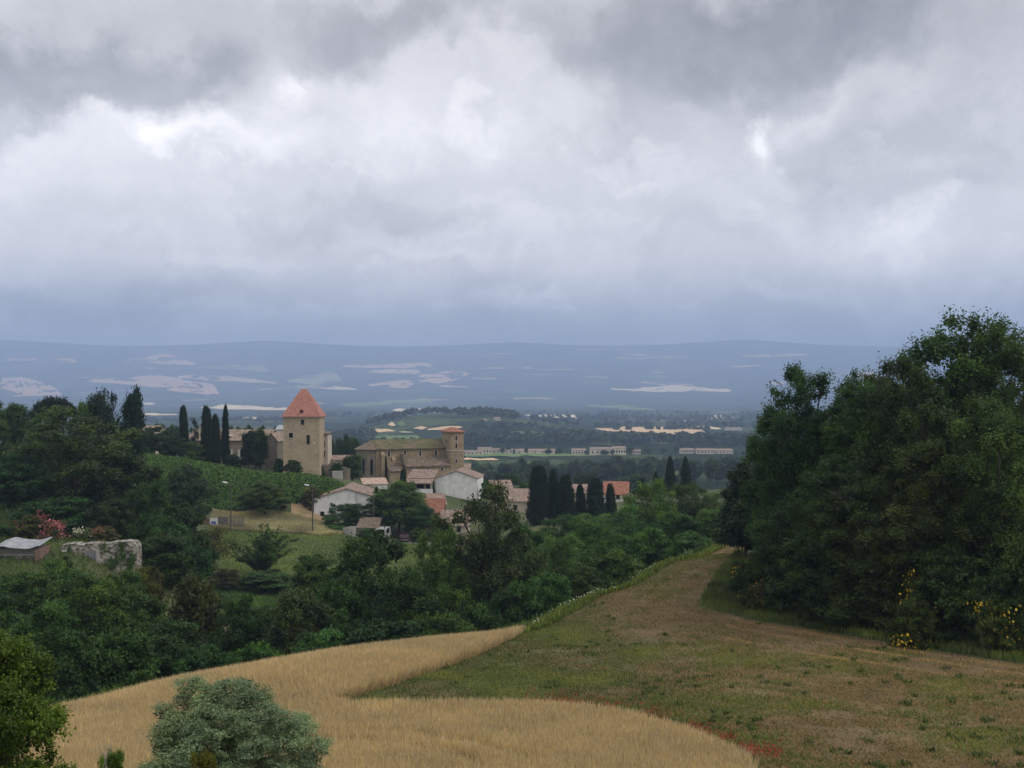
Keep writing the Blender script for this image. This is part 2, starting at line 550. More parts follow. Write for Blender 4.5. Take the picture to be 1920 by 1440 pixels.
_n = []      # near ground: world points
for p in [(0, 0, -2), (-20, 0, -2.5), (20, 0, -2.5), (0, 12, -6.6), (-15, 12, -7), (15, 12, -6.6), (0, 23, -10.6), (-22, 23, -10.8), (22, 23, -10.4),
          (0, 30, -12.4), (-20, 30, -12.4), (20, 30, -12.2), (-60, 0, -3), (60, 0, -3), (-60, 40, -13), (60, 40, -12)]:
    _n.append(p)
for p in [(0, 1440, 37), (480, 1440, 37), (960, 1440, 37), (1440, 1440, 37), (1920, 1440, 36.5),
          (80, 1350, 54), (300, 1295, 60), (600, 1240, 68), (800, 1213, 74), (970, 1190, 80), (-300, 1400, 50),
          (620, 1328, 50), (980, 1330, 50), (400, 1400, 43), (300, 1350, 50), (1000, 1250, 63), (1200, 1250, 63), (1200, 1180, 76),
          (1100, 1125, 88), (1240, 1060, 102), (1380, 1008, 120), (1400, 1150, 80), (1600, 1190, 69), (1750, 1215, 64), (1920, 1245, 58.5),
          (1700, 1350, 46), (1920, 1350, 44.5), (1400, 1300, 52.5), (1600, 1150, 77), (1800, 1165, 73), (1700, 1095, 88), (1900, 1050, 90), (1500, 1075, 98), (2200, 1150, 70),
          (40, 1062, 111), (190, 1080, 114), (190, 1016, 121), (60, 1022, 124), (120, 990, 140), (100, 900, 190), (0, 850, 215), (200, 862, 230),
          (350, 1095, 148), (300, 1112, 138), (480, 1086, 158), (560, 1110, 148), (550, 1060, 170), (700, 1030, 185), (400, 1032, 170), (400, 988, 195), (620, 1000, 196),
          (760, 1014, 198), (690, 1008, 198), (900, 1016, 203), (600, 984, 205), (450, 965, 208), (650, 988, 212), (597, 980, 210),
          (250, 855, 236), (420, 880, 233), (640, 912, 223), (560, 912, 219), (420, 950, 212), (550, 945, 213), (300, 900, 215),
          (570, 893, 236), (450, 872, 252), (300, 862, 252), (700, 905, 262), (850, 895, 275), (830, 930, 248), (950, 950, 250), (1060, 975, 215), (1150, 970, 215), (1270, 922, 265)]:
    _n.append(W3(*p))
for px, Y, z in [(80, 66, -23), (300, 74, -24.2), (600, 84, -26), (800, 92, -27), (970, 101, -27.5), (1050, 110, -26.5), (1150, 124, -26), (1280, 145, -26), (1390, 152, -23),
                 (-100, 92, -21.5), (60, 92, -23), (200, 95, -25.5), (400, 116, -29), (700, 130, -30.5), (1000, 150, -30.5), (1180, 170, -29), (-250, 130, -14), (0, 160, -15.5), (-250, 220, -8),
                 (1100, 180, -26.5), (1300, 185, -24.5), (1600, 150, -16.5), (1900, 150, -13.5), (1700, 250, -20), (2300, 200, -12),
                 (700, 330, -30), (1000, 330, -36), (300, 330, -22), (1300, 350, -38), (1700, 350, -34), (0, 330, -18), (-400, 330, -12), (2400, 330, -26),
                 (1000, 430, -42), (300, 430, -34), (1700, 430, -42), (-400, 430, -28), (2400, 430, -38)]:
    _n.append(((px - CX) / F * Y, Y, z))
_n = np.array(_n)
_f = []      # far ground: (column, ln distance, row of the ground)
for px in (-1000, 0, 500, 960, 1400, 1920, 2900):
    for Y, row in [(330, 945), (400, 928), (700, 906), (1000, 863), (1500, 828), (2200, 801), (3000, 786), (4000, 775), (5500, 763), (7000, 748), (9000, 713), (11000, 673), (13000, 640), (15500, 668)]:
        if Y <= 400:
            row += {-1000: -70, 0: -60, 500: -20}.get(px, 0)
        _f.append((px / 500.0, math.log(Y) * 2.0, row))
_f = np.array(_f)
for i, r in enumerate(_f):
    if abs(math.exp(r[1] / 2) - 13000) < 50:
        _f[i, 2] += {-1000: 0, 0: -3, 500: -1, 960: 2, 1400: -3, 1920: 1, 2900: 4}[round(r[0] * 500)]


def tps_fit(P, v, lam):
    d = np.linalg.norm(P[:, None] - P[None], axis=2)
    K = np.where(d > 0, d * d * np.log(d + 1e-12), 0) + lam * np.eye(len(P))
    A = np.hstack([np.ones((len(P), 1)), P])
    n = len(P)
    L = np.zeros((n + 3, n + 3))
    L[:n, :n] = K; L[:n, n:] = A; L[n:, :n] = A.T
    return np.linalg.solve(L, np.concatenate([v, np.zeros(3)]))


def tps_eval(P, c, Q):
    out = np.empty(len(Q))
    for i in range(0, len(Q), 40000):
        q = Q[i:i + 40000]
        d2 = ((q[:, None, :] - P[None]) ** 2).sum(2)
        out[i:i + 40000] = (0.5 * d2 * np.log(d2 + 1e-12)) @ c[:-3] + c[-3] + q @ c[-2:]
    return out


_ns = 50.0
_cn = tps_fit(_n[:, :2] / _ns, _n[:, 2], 0.002)
_cf = tps_fit(_f[:, :2], _f[:, 2], 0.001)


def ground(x, y):
    """height of the ground at world x, y (arrays)"""
    x = np.atleast_1d(np.asarray(x, float)); y = np.maximum(np.atleast_1d(np.asarray(y, float)), 0.5)
    zn = np.zeros(len(x)); zf = np.zeros(len(x))
    near = y < 440
    far = y > 320
    if near.any():
        zn[near] = tps_eval(_n[:, :2] / _ns, _cn, np.stack([x[near], y[near]], 1) / _ns)
    if far.any():
        px = np.clip(x[far] / y[far] * F + CX, -1400, 3300)
        ly = np.log(y[far])
        row = tps_eval(_f[:, :2], _cf, np.stack([px / 500.0, ly * 2.0], 1))
        # the wooded hill in the plain
        t = np.clip((px - 600) / 210.0, 0, 1); t = t * t * (3 - 2 * t)
        u = np.clip((1130 - px) / 230.0, 0, 1); u = u * u * (3 - 2 * u)
        row = row - 33.0 * t * u * np.exp(-((ly - math.log(1900)) / 0.17) ** 2)
        # folds of the far slopes
        fold = (vnoise(px / 160.0, ly * 6.0, 5, 4) - 0.5) * np.clip((y[far] - 4500) / 3500, 0, 1) * np.clip((12600 - y[far]) / 1500, 0, 1)
        row = row + fold * 9.0
        zf[far] = (HY - row) / F * y[far]
    b = np.clip((y - 330) / 100.0, 0, 1)
    b = b * b * (3 - 2 * b)
    return zn * (1 - b) + zf * b


def gz(x, y):
    return float(ground([x], [y])[0])


_ys = np.exp(np.linspace(math.log(8), math.log(14000), 5000))
_colcache = {}


def hit(px, py, ymin=0.0, ymax=14000.0):
    """distance at which the sight line through a photo pixel meets the ground"""
    k = round(px, 1)
    if k not in _colcache:
        _colcache[k] = HY - ground((px - CX) / F * _ys, _ys) / _ys * F
    row = _colcache[k]
    ok = np.nonzero((row <= py) & (_ys >= ymin) & (_ys <= ymax))[0]
    return float(_ys[ok[0]]) if len(ok) else float(ymax)


def pix_poly(pts):
    """polygon of (px,py) [visible ground] or (px,None,Y) -> world XY"""
    out = []
    for p in pts:
        Y = p[2] if len(p) == 3 else hit(p[0], p[1])
        out.append(((p[0] - CX) / F * Y, Y))
    return np.array(out)


def inside(poly, x, y):
    x = np.asarray(x); y = np.asarray(y)
    r = np.zeros(x.shape, bool)
    n = len(poly)
    for i in range(n):
        x0, y0 = poly[i]; x1, y1 = poly[(i + 1) % n]
        if y0 == y1:
            continue
        c = ((y0 > y) != (y1 > y)) & (x < (x1 - x0) * (y - y0) / (y1 - y0) + x0)
        r ^= c
    return r


WHEAT = pix_poly([(-500, None, 45), (-150, None, 48), (80, None, 54.5), (190, None, 57), (300, None, 60.5), (450, None, 64.5), (600, None, 68.5), (800, None, 74.5), (900, None, 77.5), (985, None, 81),
                  (960, 1200), (900, 1228), (820, 1258), (740, 1285), (660, 1310), (615, 1326), (660, 1335), (800, 1334), (980, 1334), (1080, 1340), (1180, 1356), (1290, 1388), (1400, 1440), (1440, None, 30), (1400, None, 24), (-500, None, 24)])
STUBBLE = pix_poly([(1440, None, 25), (1400, 1440), (1290, 1388), (1180, 1356), (1080, 1340), (980, 1334), (800, 1334), (660, 1335), (615, 1326), (660, 1310), (740, 1285), (820, 1258), (900, 1228), (960, 1200), (985, None, 82),
                    (1000, None, 84), (1100, None, 90), (1240, None, 104), (1385, None, 122), (1400, None, 110), (1330, None, 90), (1310, None, 82), (1400, 1160), (1500, 1178), (1600, 1195), (1750, 1220), (1920, 1247), (2300, None, 55), (2300, None, 25)])
VINEYARD = pix_poly([(180, None, 240), (300, None, 238), (420, None, 234), (560, None, 227), (648, None, 223), (640, None, 219.5), (600, None, 217), (560, None, 213.5), (420, None, 209), (300, None, 208), (180, None, 212)])
DRYGRASS = pix_poly([(395, None, 208.5), (470, None, 208.5), (600, None, 209.5), (660, None, 204), (640, None, 196), (600, None, 193), (400, None, 193)])
MEADOW = pix_poly([(400, None, 193), (600, None, 193), (650, None, 196), (800, None, 194), (860, None, 188), (800, None, 168), (640, None, 150), (450, None, 150), (360, None, 158)])
GREENFIELD = pix_poly([(250, None, 134), (230, None, 146), (420, None, 157), (600, None, 157), (640, None, 146), (500, None, 138)])
EARTH = pix_poly([(545, None, 208.6), (545, None, 213.5), (600, None, 217), (645, None, 219.5), (660, None, 218), (620, None, 211), (598, None, 209)])
ROAD = pix_poly([(660, None, 196.2), (650, None, 199.5), (800, None, 198.8), (1000, None, 200), (1000, None, 195), (800, None, 194.6)])


# ground materials
def g_scrub(t):
    p = wpos(t)
    n = t.noise(p, 0.13, 6.0, 0.65)
    n2 = t.noise(p, 2.2, 5.0, 0.7)
    c = t.ramp(n, [(0.3, (0.045, 0.07, 0.025)), (0.55, (0.085, 0.105, 0.04)), (0.75, (0.19, 0.16, 0.08))])
    c = t.mix(t.ss(n2, 0.4, 0.7, 0, 0.6), c, (0.05, 0.065, 0.028))
    return pbsdf(t, c, 0.95, n2, 0.25)


def g_wheat(t):
    p = wpos(t)
    n = t.noise(p, 6.0, 4.0, 0.7)
    return pbsdf(t, t.ramp(n, [(0.3, (0.20, 0.135, 0.07)), (0.7, (0.38, 0.27, 0.15))]), 0.95, n, 0.1)


def g_stubble(t):
    p = wpos(t)
    gr = attr(t, 'green').outputs['Fac']
    rot = t.n('ShaderNodeMapping')
    rot.inputs['Rotation'].default_value = (0, 0, R(33))
    t.l(p, rot.inputs[0])
    rows = t.noise(t.vec('MULTIPLY', rot.outputs[0], (0.10, 1.6, 0.3)), 1.0, 5.0, 0.65)
    pat = t.noise(p, 0.22, 6.0, 0.68)
    fine = t.noise(t.vec('MULTIPLY', p, (1, 0.5, 1)), 4.5, 5.0, 0.75)
    straw = t.ramp(t.math('ADD', t.math('MULTIPLY', rows, 0.55), t.math('MULTIPLY', fine, 0.45)),
                   [(0.32, (0.085, 0.058, 0.032)), (0.47, (0.155, 0.105, 0.055)), (0.6, (0.225, 0.155, 0.083)), (0.72, (0.32, 0.24, 0.145))])
    green = t.ramp(fine, [(0.3, (0.04, 0.06, 0.022)), (0.6, (0.095, 0.115, 0.04)), (0.8, (0.17, 0.165, 0.07))])
    f = t.math('ADD', gr, t.math('MULTIPLY', t.math('SUBTRACT', pat, 0.5), 2.4))
    f = t.math('ADD', f, t.math('MULTIPLY', t.math('SUBTRACT', fine, 0.5), 1.0))
    return pbsdf(t, t.mix(t.ss(f, 0.05, 1.05, 0.08, 0.85), straw, green), 0.95, fine, 0.12)


def g_mix(stops, s1=0.25, s2=3.0, bd=0.2):
    def b(t):
        p = wpos(t)
        n = t.noise(p, s1, 6.0, 0.65)
        n2 = t.noise(p, s2, 4.0, 0.7)
        f = t.math('ADD', t.math('MULTIPLY', n, 0.6), t.math('MULTIPLY', n2, 0.4))
        return pbsdf(t, t.ramp(f, stops), 0.95, n2, bd)
    return b


def g_plain(t):
    p = wpos(t)
    v = t.n('ShaderNodeTexVoronoi')
    v.inputs['Scale'].default_value = 0.0042
    t.l(t.vec('ADD', t.vec('MULTIPLY', p, (1, 0.7, 1)), t.vec('SCALE', t.noise(p, 0.004, 5, out=1), 160.0)), v.inputs['Vector'])
    sp = t.n('ShaderNodeSeparateColor'); t.l(v.outputs['Color'], sp.inputs[0])
    n = t.noise(p, 0.03, 6.0, 0.7)
    f = t.math('ADD', t.math('MULTIPLY', sp.outputs[0], 0.72), t.math('MULTIPLY', n, 0.28))
    c = t.ramp(f, [(0.0, (0.018, 0.032, 0.018)), (0.5, (0.025, 0.042, 0.02)), (0.56, (0.06, 0.085, 0.035)), (0.78, (0.085, 0.11, 0.045)), (0.86, (0.12, 0.12, 0.06))])
    wd = t.noise(p, 0.0045, 7.0, 0.68)
    c = t.mix(t.ss(wd, 0.45, 0.5, 0, 0.9), c, (0.022, 0.036, 0.020))
    return pbsdf(t, c, 1.0, n, 6.0, spec=0.0)


def g_hills(t):
    p = wpos(t)
    n = t.noise(p, 0.0022, 9.0, 0.68)
    n2 = t.noise(p, 0.012, 6.0, 0.7)
    c = t.ramp(t.math('ADD', t.math('MULTIPLY', n, 0.7), t.math('MULTIPLY', n2, 0.3)),
               [(0.36, (0.010, 0.022, 0.014)), (0.50, (0.024, 0.038, 0.02)), (0.57, (0.06, 0.075, 0.04)), (0.66, (0.17, 0.155, 0.09))])
    return pbsdf(t, c, 1.0, n2, 20.0, spec=0.0)


GM = {
    'ground': mat('scrub_ground', g_scrub), 'wheat_field': mat('wheat_ground', g_wheat), 'stubble_field': mat('stubble_ground', g_stubble),
    'vineyard_ground': mat('vineyard_ground', g_mix([(0.35, (0.04, 0.07, 0.025)), (0.6, (0.05, 0.08, 0.03)), (0.75, (0.085, 0.09, 0.04))])),
    'grass_verge': mat('dry_verge', g_mix([(0.38, (0.085, 0.105, 0.045)), (0.52, (0.24, 0.225, 0.135)), (0.68, (0.42, 0.38, 0.26))], 0.16)),
    'meadow': mat('meadow_ground', g_mix([(0.35, (0.07, 0.10, 0.032)), (0.55, (0.105, 0.13, 0.045)), (0.72, (0.19, 0.17, 0.075))], 0.12)),
    'garden_field': mat('garden_ground', g_mix([(0.35, (0.05, 0.085, 0.03)), (0.6, (0.08, 0.115, 0.045)), (0.72, (0.13, 0.12, 0.06))], 0.3)),
    'road': mat('road_surface', g_mix([(0.35, (0.17, 0.165, 0.155)), (0.65, (0.26, 0.25, 0.24))], 0.4)),
    'earth_bank': mat('bare_earth', g_mix([(0.35, (0.13, 0.12, 0.06)), (0.5, (0.33, 0.23, 0.13)), (0.7, (0.44, 0.33, 0.2))], 0.3)),
    'plain': mat('plain_ground', g_plain), 'hills': mat('hills_ground', g_hills),
}

cols = np.concatenate([np.arange(-1300, -60, 60), np.arange(-60, 1984, 6), np.arange(2000, 3300, 60)]).astype(float)
ratio = lambda a, b, r: np.exp(np.arange(math.log(a), math.log(b), r))
rows = np.concatenate([ratio(1.5, 30, 0.05), ratio(30, 130, 0.006), ratio(130, 420, 0.009), ratio(420, 14600, 0.018)])
GX = ((cols - CX) / F)[None, :] * rows[:, None]
GY = np.repeat(rows[:, None], len(cols), 1)
GZ = ground(GX.ravel(), GY.ravel()).reshape(GX.shape)
# small bumps in the near ground
GZ += (vnoise(GX / 1.7, GY / 1.7, 3, 3) - 0.5) * 0.18 * np.clip((GY - 20) / 20, 0, 1) * np.clip((300 - GY) / 100, 0, 1)
nr, nc = GX.shape
idx = np.arange(nr * nc).reshape(nr, nc)
FQ = np.stack([idx[:-1, :-1], idx[:-1, 1:], idx[1:, 1:], idx[1:, :-1]], -1).reshape(-1, 4)
VX, VY, VZ = GX.ravel(), GY.ravel(), GZ.ravel()
fcx = VX[FQ].mean(1); fcy = VY[FQ].mean(1)
zone = np.full(len(FQ), 0)
ZN = ['ground', 'wheat_field', 'stubble_field', 'vineyard_ground', 'grass_verge', 'meadow', 'garden_field', 'road', 'plain', 'hills', 'earth_bank']
for k, poly in ((6, GREENFIELD), (5, MEADOW), (4, DRYGRASS), (3, VINEYARD), (2, STUBBLE), (1, WHEAT), (7, ROAD), (10, EARTH)):
    zone[inside(poly, fcx, fcy)] = k
zone[fcy > 345] = 8
zone[fcy > 6200] = 9
ZLABEL = ['rough grassy ground of the near valley slopes', 'ripe golden wheat field across the foot of the picture', 'mown stubble field with green weeds on the near rise',
          'green vineyard slope below the square tower', 'pale dry grass bank below the vineyard', 'green meadow between the ravine trees and the dry bank', 'green garden plot under the meadow',
          'grey lane in front of the village sheds', 'hazy valley plain with woods and fields', 'far blue wooded hills along the horizon', 'bare sandy earth bank at the lower corner of the vineyard']


def greenness(x, y):
    px = x / y * F + CX
    g0 = 1.0 - np.clip((px - 930) / 520.0, 0, 1) * 1.15
    g0 = g0 + 0.25 * np.exp(-((px - (1150 + (58 - y) * 18)) / 160.0) ** 2) * np.clip((60 - y) / 8, 0, 1)
    g0 = g0 - 0.28 * np.exp(-((y - (84 + (px - 1150) * 0.02)) / 9.0) ** 2) * np.clip((px - 1080) / 60, 0, 1)
    return np.clip(g0 * 0.9 + 0.16, 0, 1)


for k, nm in enumerate(ZN):
    fs = FQ[zone == k]
    if not len(fs):
        continue
    used, inv = np.unique(fs.ravel(), return_inverse=True)
    V = np.stack([VX[used], VY[used], VZ[used]], 1)
    at = {'green': greenness(V[:, 0], V[:, 1])} if k == 2 else None
    me = grid_mesh(nm, V, inv.reshape(-1, 4), GM[nm], True, at)
    o = link(bpy.data.objects.new(nm, me))
    tag(o, ZLABEL[k], 'ground', None, 'structure')


# ---- crops and pasture far out: sheets laid on the ground, each where it lies
def crop(name, colr):
    def b(t):
        p = wpos(t)
        n = t.noise(t.vec('MULTIPLY', p, (1, 0.4, 1)), 0.012, 6.0, 0.7)
        c = t.mix(t.ss(n, 0.35, 0.7, 0, 0.55), colr, tuple(q * 0.55 for q in colr))
        return pbsdf(t, c, 1.0, spec=0.0)
    return mat(name, b)


CROP = {'c': crop('sunlit_cream_crop', (0.82, 0.66, 0.43)), 't': crop('tan_crop', (0.66, 0.48, 0.29)), 'p': crop('pink_crop', (0.66, 0.43, 0.27)),  # cream one made paler, sunlight on bright fields put into its colour
        'g': crop('green_crop', (0.15, 0.22, 0.085)), 'm': crop('mixed_crop', (0.34, 0.32, 0.17))}
FARFIELDS = [
    ('p', [(8, 675, 678), (60, 673, 679), (120, 673, 682), (145, 675, 685)]),
    ('p', [(235, 677, 682), (270, 673, 684), (310, 662, 685), (340, 671, 686), (368, 682, 686)]),
    ('m', [(365, 690, 692), (420, 687, 694), (480, 686, 698), (503, 690, 699)]),
    ('p', [(165, 714, 718), (220, 709, 722), (300, 706, 728), (340, 712, 737), (400, 722, 741), (412, 739, 742)]),
    ('p', [(332, 705, 709), (430, 706, 716), (480, 711, 719), (520, 717, 721)]),
    ('p', [(0, 710, 728), (40, 709, 740), (80, 718, 744), (115, 733, 746)]),
    ('c', [(262, 755, 760), (292, 757, 760)]),
    ('c', [(375, 765, 767), (420, 760, 769), (480, 762, 771), (545, 765, 771)]),
    ('c', [(262, 776, 780), (335, 777, 780)]),
    ('t', [(455, 782, 787), (500, 782, 786)]),
    ('m', [(537, 713, 718), (570, 707, 720), (620, 700, 724), (640, 703, 720)]),
    ('m', [(483, 731, 733), (560, 724, 731), (635, 722, 728)]),
    ('c', [(598, 729, 730), (630, 725, 732), (672, 730, 732)]),
    ('p', [(688, 722, 725), (720, 716, 728), (760, 713, 729), (778, 717, 724)]),
    ('p', [(640, 687, 689), (700, 686, 692), (800, 680, 690), (815, 684, 688)]),
    ('t', [(690, 697, 700), (735, 693, 703), (790, 695, 701)]),
    ('p', [(780, 706, 716), (820, 700, 720), (850, 697, 715), (882, 698, 701)]),
    ('p', [(822, 724, 726), (880, 726, 728)]),
    ('g', [(715, 751, 757), (770, 749, 758), (815, 750, 754)]),
    ('g', [(640, 758, 763), (700, 756, 763), (735, 757, 761)]),
    ('c', [(735, 769, 773), (820, 770, 776), (915, 771, 774)]),
    ('t', [(728, 791, 800), (742, 791, 801)]), ('g', [(744, 791, 801), (762, 792, 802)]),
    ('t', [(691, 805, 811), (720, 804, 811), (742, 808, 811)]), ('m', [(748, 808, 811), (775, 809, 813)]),
    ('t', [(774, 803, 806), (790, 799, 808), (803, 801, 804)]), ('t', [(800, 806, 809), (830, 801, 806), (868, 800, 803)]),
    ('g', [(640, 822, 829), (720, 818, 828), (790, 818, 826)]),
    ('c', [(1143, 729, 732), (1200, 729, 735), (1260, 724, 735), (1372, 731, 735)]),
    ('p', [(1200, 717, 719), (1250, 720, 724)]), ('p', [(1220, 699, 701), (1253, 699, 701)]), ('m', [(1090, 706, 709), (1145, 708, 711)]),
    ('c', [(985, 778, 780), (1020, 777, 784), (1085, 782, 787)]), ('g', [(1040, 793, 795), (1080, 793, 795)]),
    ('t', [(1115, 803, 806), (1180, 802, 811), (1250, 801, 814), (1322, 805, 815)]),
    ('c', [(1288, 800, 803), (1352, 801, 806)]), ('c', [(1326, 781, 786), (1345, 779, 787), (1376, 783, 786)]),
    ('g', [(868, 853, 857), (1000, 851, 856), (1180, 852, 855)]), ('t', [(868, 859, 864), (936, 860, 864)]),
    ('g', [(915, 813, 818), (1000, 809, 818), (1110, 812, 817)]),
    ('p', [(1370, 688, 692), (1432, 683, 686)]), ('p', [(1440, 718, 721), (1482, 717, 722)]), ('p', [(1570, 701, 708), (1642, 697, 712)]),
    ('m', [(960, 748, 750), (1040, 746, 750)]), ('g', [(1100, 760, 765), (1190, 762, 766)]), ('m', [(1160, 766, 768), (1230, 768, 770)]),
    ('p', [(900, 690, 692), (1000, 689, 693)]), ('p', [(860, 664, 665), (960, 663, 666)]), ('m', [(1150, 672, 674), (1290, 670, 674)]),
    ('p', [(1080, 655, 657), (1180, 654, 657)]), ('t', [(1390, 668, 671), (1520, 664, 668)]),
    ('t', [(-180, 700, 712), (-60, 690, 708)]), ('m', [(1750, 720, 726), (1960, 716, 728)]),
]
rg = random.Random(404)
for _ in range(46):
    x_, y_ = rg.uniform(-60, 1700), rg.uniform(650, 762)
    w_, h_ = rg.uniform(14, 75), rg.uniform(0.6, 2.0)
    sl_ = rg.uniform(-2.5, 2.5)
    FARFIELDS.append((rg.choice('mmmppgt'), [(x_, y_, y_ + h_), (x_ + w_ * .5, y_ + sl_ * .5 - 0.4, y_ + sl_ * .5 + h_ * 1.4), (x_ + w_, y_ + sl_, y_ + sl_ + h_)]))
PLACE = {'c': 'sun-painted cream', 't': 'tan coloured', 'p': 'pale pinkish', 'g': 'fresh green', 'm': 'dull greenish tan'}
rng = np.random.default_rng(11)
for fi, (kind, cs) in enumerate(FARFIELDS):
    xs = np.array([c[0] for c in cs], float); t0 = np.array([c[1] for c in cs], float); b0 = np.array([c[2] for c in cs], float)
    n = max(8, int((xs[-1] - xs[0]) / 1.6))
    X = np.linspace(xs[0], xs[-1], n)
    th = np.maximum(1.0, np.interp(X, xs, b0 - t0))
    T = np.interp(X, xs, t0) + (vnoise(X / 22.0, X * 0 + fi, 7, 4) - 0.5) * np.minimum(th * 1.5, 7.0)
    B = np.interp(X, xs, b0) + (vnoise(X / 26.0, X * 0 + fi + 50, 8, 4) - 0.5) * np.minimum(th * 1.1, 5.0)
    e = np.clip(np.minimum((X - X[0]) / 7.0, (X[-1] - X) / 9.0) + 0.1, 0, 1)
    m_ = (T * .4 + B * .6); T = m_ + (T - m_) * e; B = m_ + (B - m_) * e
    B = np.maximum(B, T + 0.35)
    V = []
    K = 10
    for i in range(n):
        ya, yb = hit(X[i], B[i], 420), hit(X[i], T[i], 420)
        for k in range(K):
            Y = math.exp(math.log(ya) + (math.log(yb) - math.log(ya)) * k / (K - 1))
            V.append(((X[i] - CX) / F * Y, Y))
    V = np.array(V)
    Z = ground(V[:, 0], V[:, 1]) + np.maximum(0.3, 0.0006 * V[:, 1])
    V = np.column_stack([V, Z])
    hole = vnoise(V[:, 0] / (V[:, 1] * 0.018), V[:, 1] / (V[:, 1].mean() * 0.020), 60 + fi, 4).reshape(n, K)
    hole[:, 0] -= 0.03; hole[:, -1] -= 0.05
    fq = [(i * K + k, (i + 1) * K + k, (i + 1) * K + k + 1, i * K + k + 1) for i in range(n - 1) for k in range(K - 1) if hole[i, k] > (0.40 if kind in 'pm' else 0.27) - (0.4 if cs[0][1] > 740 else 0)]
    if not fq:
        fq = [(0, K, K + 1, 1)]
    o = link(bpy.data.objects.new('crop_field', grid_mesh('crop_field', V, fq, CROP[kind], True)))
    tag(o, PLACE[kind] + ' crop field on the far plain and hills', 'field', 'fields across the valley', 'structure')


# ------------------------------------------------------------------ foliage
def unit(v):
    return v / (np.linalg.norm(v, axis=1, keepdims=True) + 1e-9)


def leaf_quads(rng, C, N, size, asp=0.55, along=None, ajit=0.6):
    """diamond leaves at C facing N"""
    n = len(C)
    r = rng.normal(size=(n, 3))
    if along is not None:
        r = along + rng.normal(size=(n, 3)) * ajit
    t = unit(r - N * (r * N).sum(1, keepdims=True))
    b = np.cross(N, t)
    L = (size * rng.uniform(0.55, 1.35, n))[:, None]
    W = L * asp * rng.uniform(0.8, 1.2, n)[:, None]
    k = rng.uniform(-0.12, 0.25, n)[:, None] * L
    V = np.stack([C - t * L * 0.5, C + b * W * 0.5 + N * k, C + t * L * 0.5, C - b * W * 0.5 + N * k], 1)
    return V.reshape(-1, 3)


def crown_mesh(name, seed, lobes, clumps, per, leaf, clump_r, asp=0.55, m='leaf', up=0.45, rnd=0.9, fill=0.2, low=-0.35, norm=True, along=None, ajit=0.6, shell=(0.8, 1.04), asp_z=1.25):
    rng = np.random.default_rng(seed)
    L = np.array(lobes, float)
    wgt = L[:, 3] * L[:, 5] + L[:, 3] * L[:, 4]
    n0 = int(clumps * 2.2)
    li = rng.choice(len(L), n0, p=wgt / wgt.sum())
    d = unit(rng.normal(size=(n0, 3)))
    flip = (d[:, 2] < low) & (rng.random(n0) < 0.8)
    d[flip, 2] *= -1
    p = L[li, :3] + d * L[li, 3:] * rng.uniform(shell[0], shell[1], n0)[:, None]
    q = np.linalg.norm((p[:, None] - L[None, :, :3]) / L[None, :, 3:], axis=2)
    q[np.arange(n0), li] = 9
    keep = (q.min(1) > 0.82) | (rng.random(n0) < 0.12)
    p, d, li = p[keep][:clumps], d[keep][:clumps], li[keep][:clumps]
    o = unit(d / L[li, 3:])
    nc_ = len(p)
    ct = rng.random(nc_)
    cs = rng.uniform(0.6, 1.35, nc_)
    C = np.repeat(p, per, 0) + rng.normal(size=(nc_ * per, 3)) * clump_r * np.repeat(cs, per)[:, None] * np.array([1, 1, 0.75])
    O = np.repeat(o, per, 0)
    N = unit(O * 0.7 + np.array([0, 0, up]) + rng.normal(size=O.shape) * rnd)
    lt = np.random.default_rng(seed + 5).random(len(L))
    T = np.clip(np.repeat(ct * 0.3 + lt[li] * 0.45, per) + rng.random(nc_ * per) * 0.3, 0, 1)
    sz = np.full(len(C), leaf)
    if fill:
        nf = int(len(C) * fill)
        lj = rng.choice(len(L), nf, p=wgt / wgt.sum())
        C2 = L[lj, :3] + unit(rng.normal(size=(nf, 3))) * L[lj, 3:] * (rng.random(nf) ** 0.5 * 0.8)[:, None]
        C = np.vstack([C, C2]); N = np.vstack([N, unit(rng.normal(size=(nf, 3)))])
        T = np.concatenate([T, rng.random(nf) * 0.5]); sz = np.concatenate([sz, np.full(nf, leaf * 2.2)])  # inner leaves tinted darker, shade inside the crown put into their colour
    V = leaf_quads(rng, C * np.array([1, 1, asp_z]), N, sz, asp, None if along is None else np.array(along, float), ajit)
    V[:, 2] /= asp_z
    if norm:
        V[:, 2] -= max(0.0, 0.0)
        zt = np.percentile(V[:, 2], 99.9)
        V[:, 2] /= zt
        rr = np.percentile(np.abs(V[:, :2]), 99.5)
        V[:, :2] *= 0.5 / rr
    return np_mesh(name, V, 4, T, M[m])


def tree_lobes(seed, k=10, base=0.2, r=(0.13, 0.23), taper=0.0, squash=1.0):
    rg = random.Random(seed)
    zc = (1 + base) / 2
    hz = (1 - base) / 2
    L = [(0, 0, zc, 0.33, 0.33, hz * 0.8)]
    for i in range(k):
        a = i * 2.4 + rg.uniform(-0.5, 0.5)
        u = rg.uniform(-0.75, 1.0)
        s = math.sqrt(max(0.05, 1 - u * u))
        s *= 1 - taper * max(0, u)
        rr = rg.uniform(*r)
        L.append((math.cos(a) * s * 0.33, math.sin(a) * s * 0.33, zc + u * hz * 0.72, rr, rr, rr * hz * 2 * 0.8 * squash))
    return L


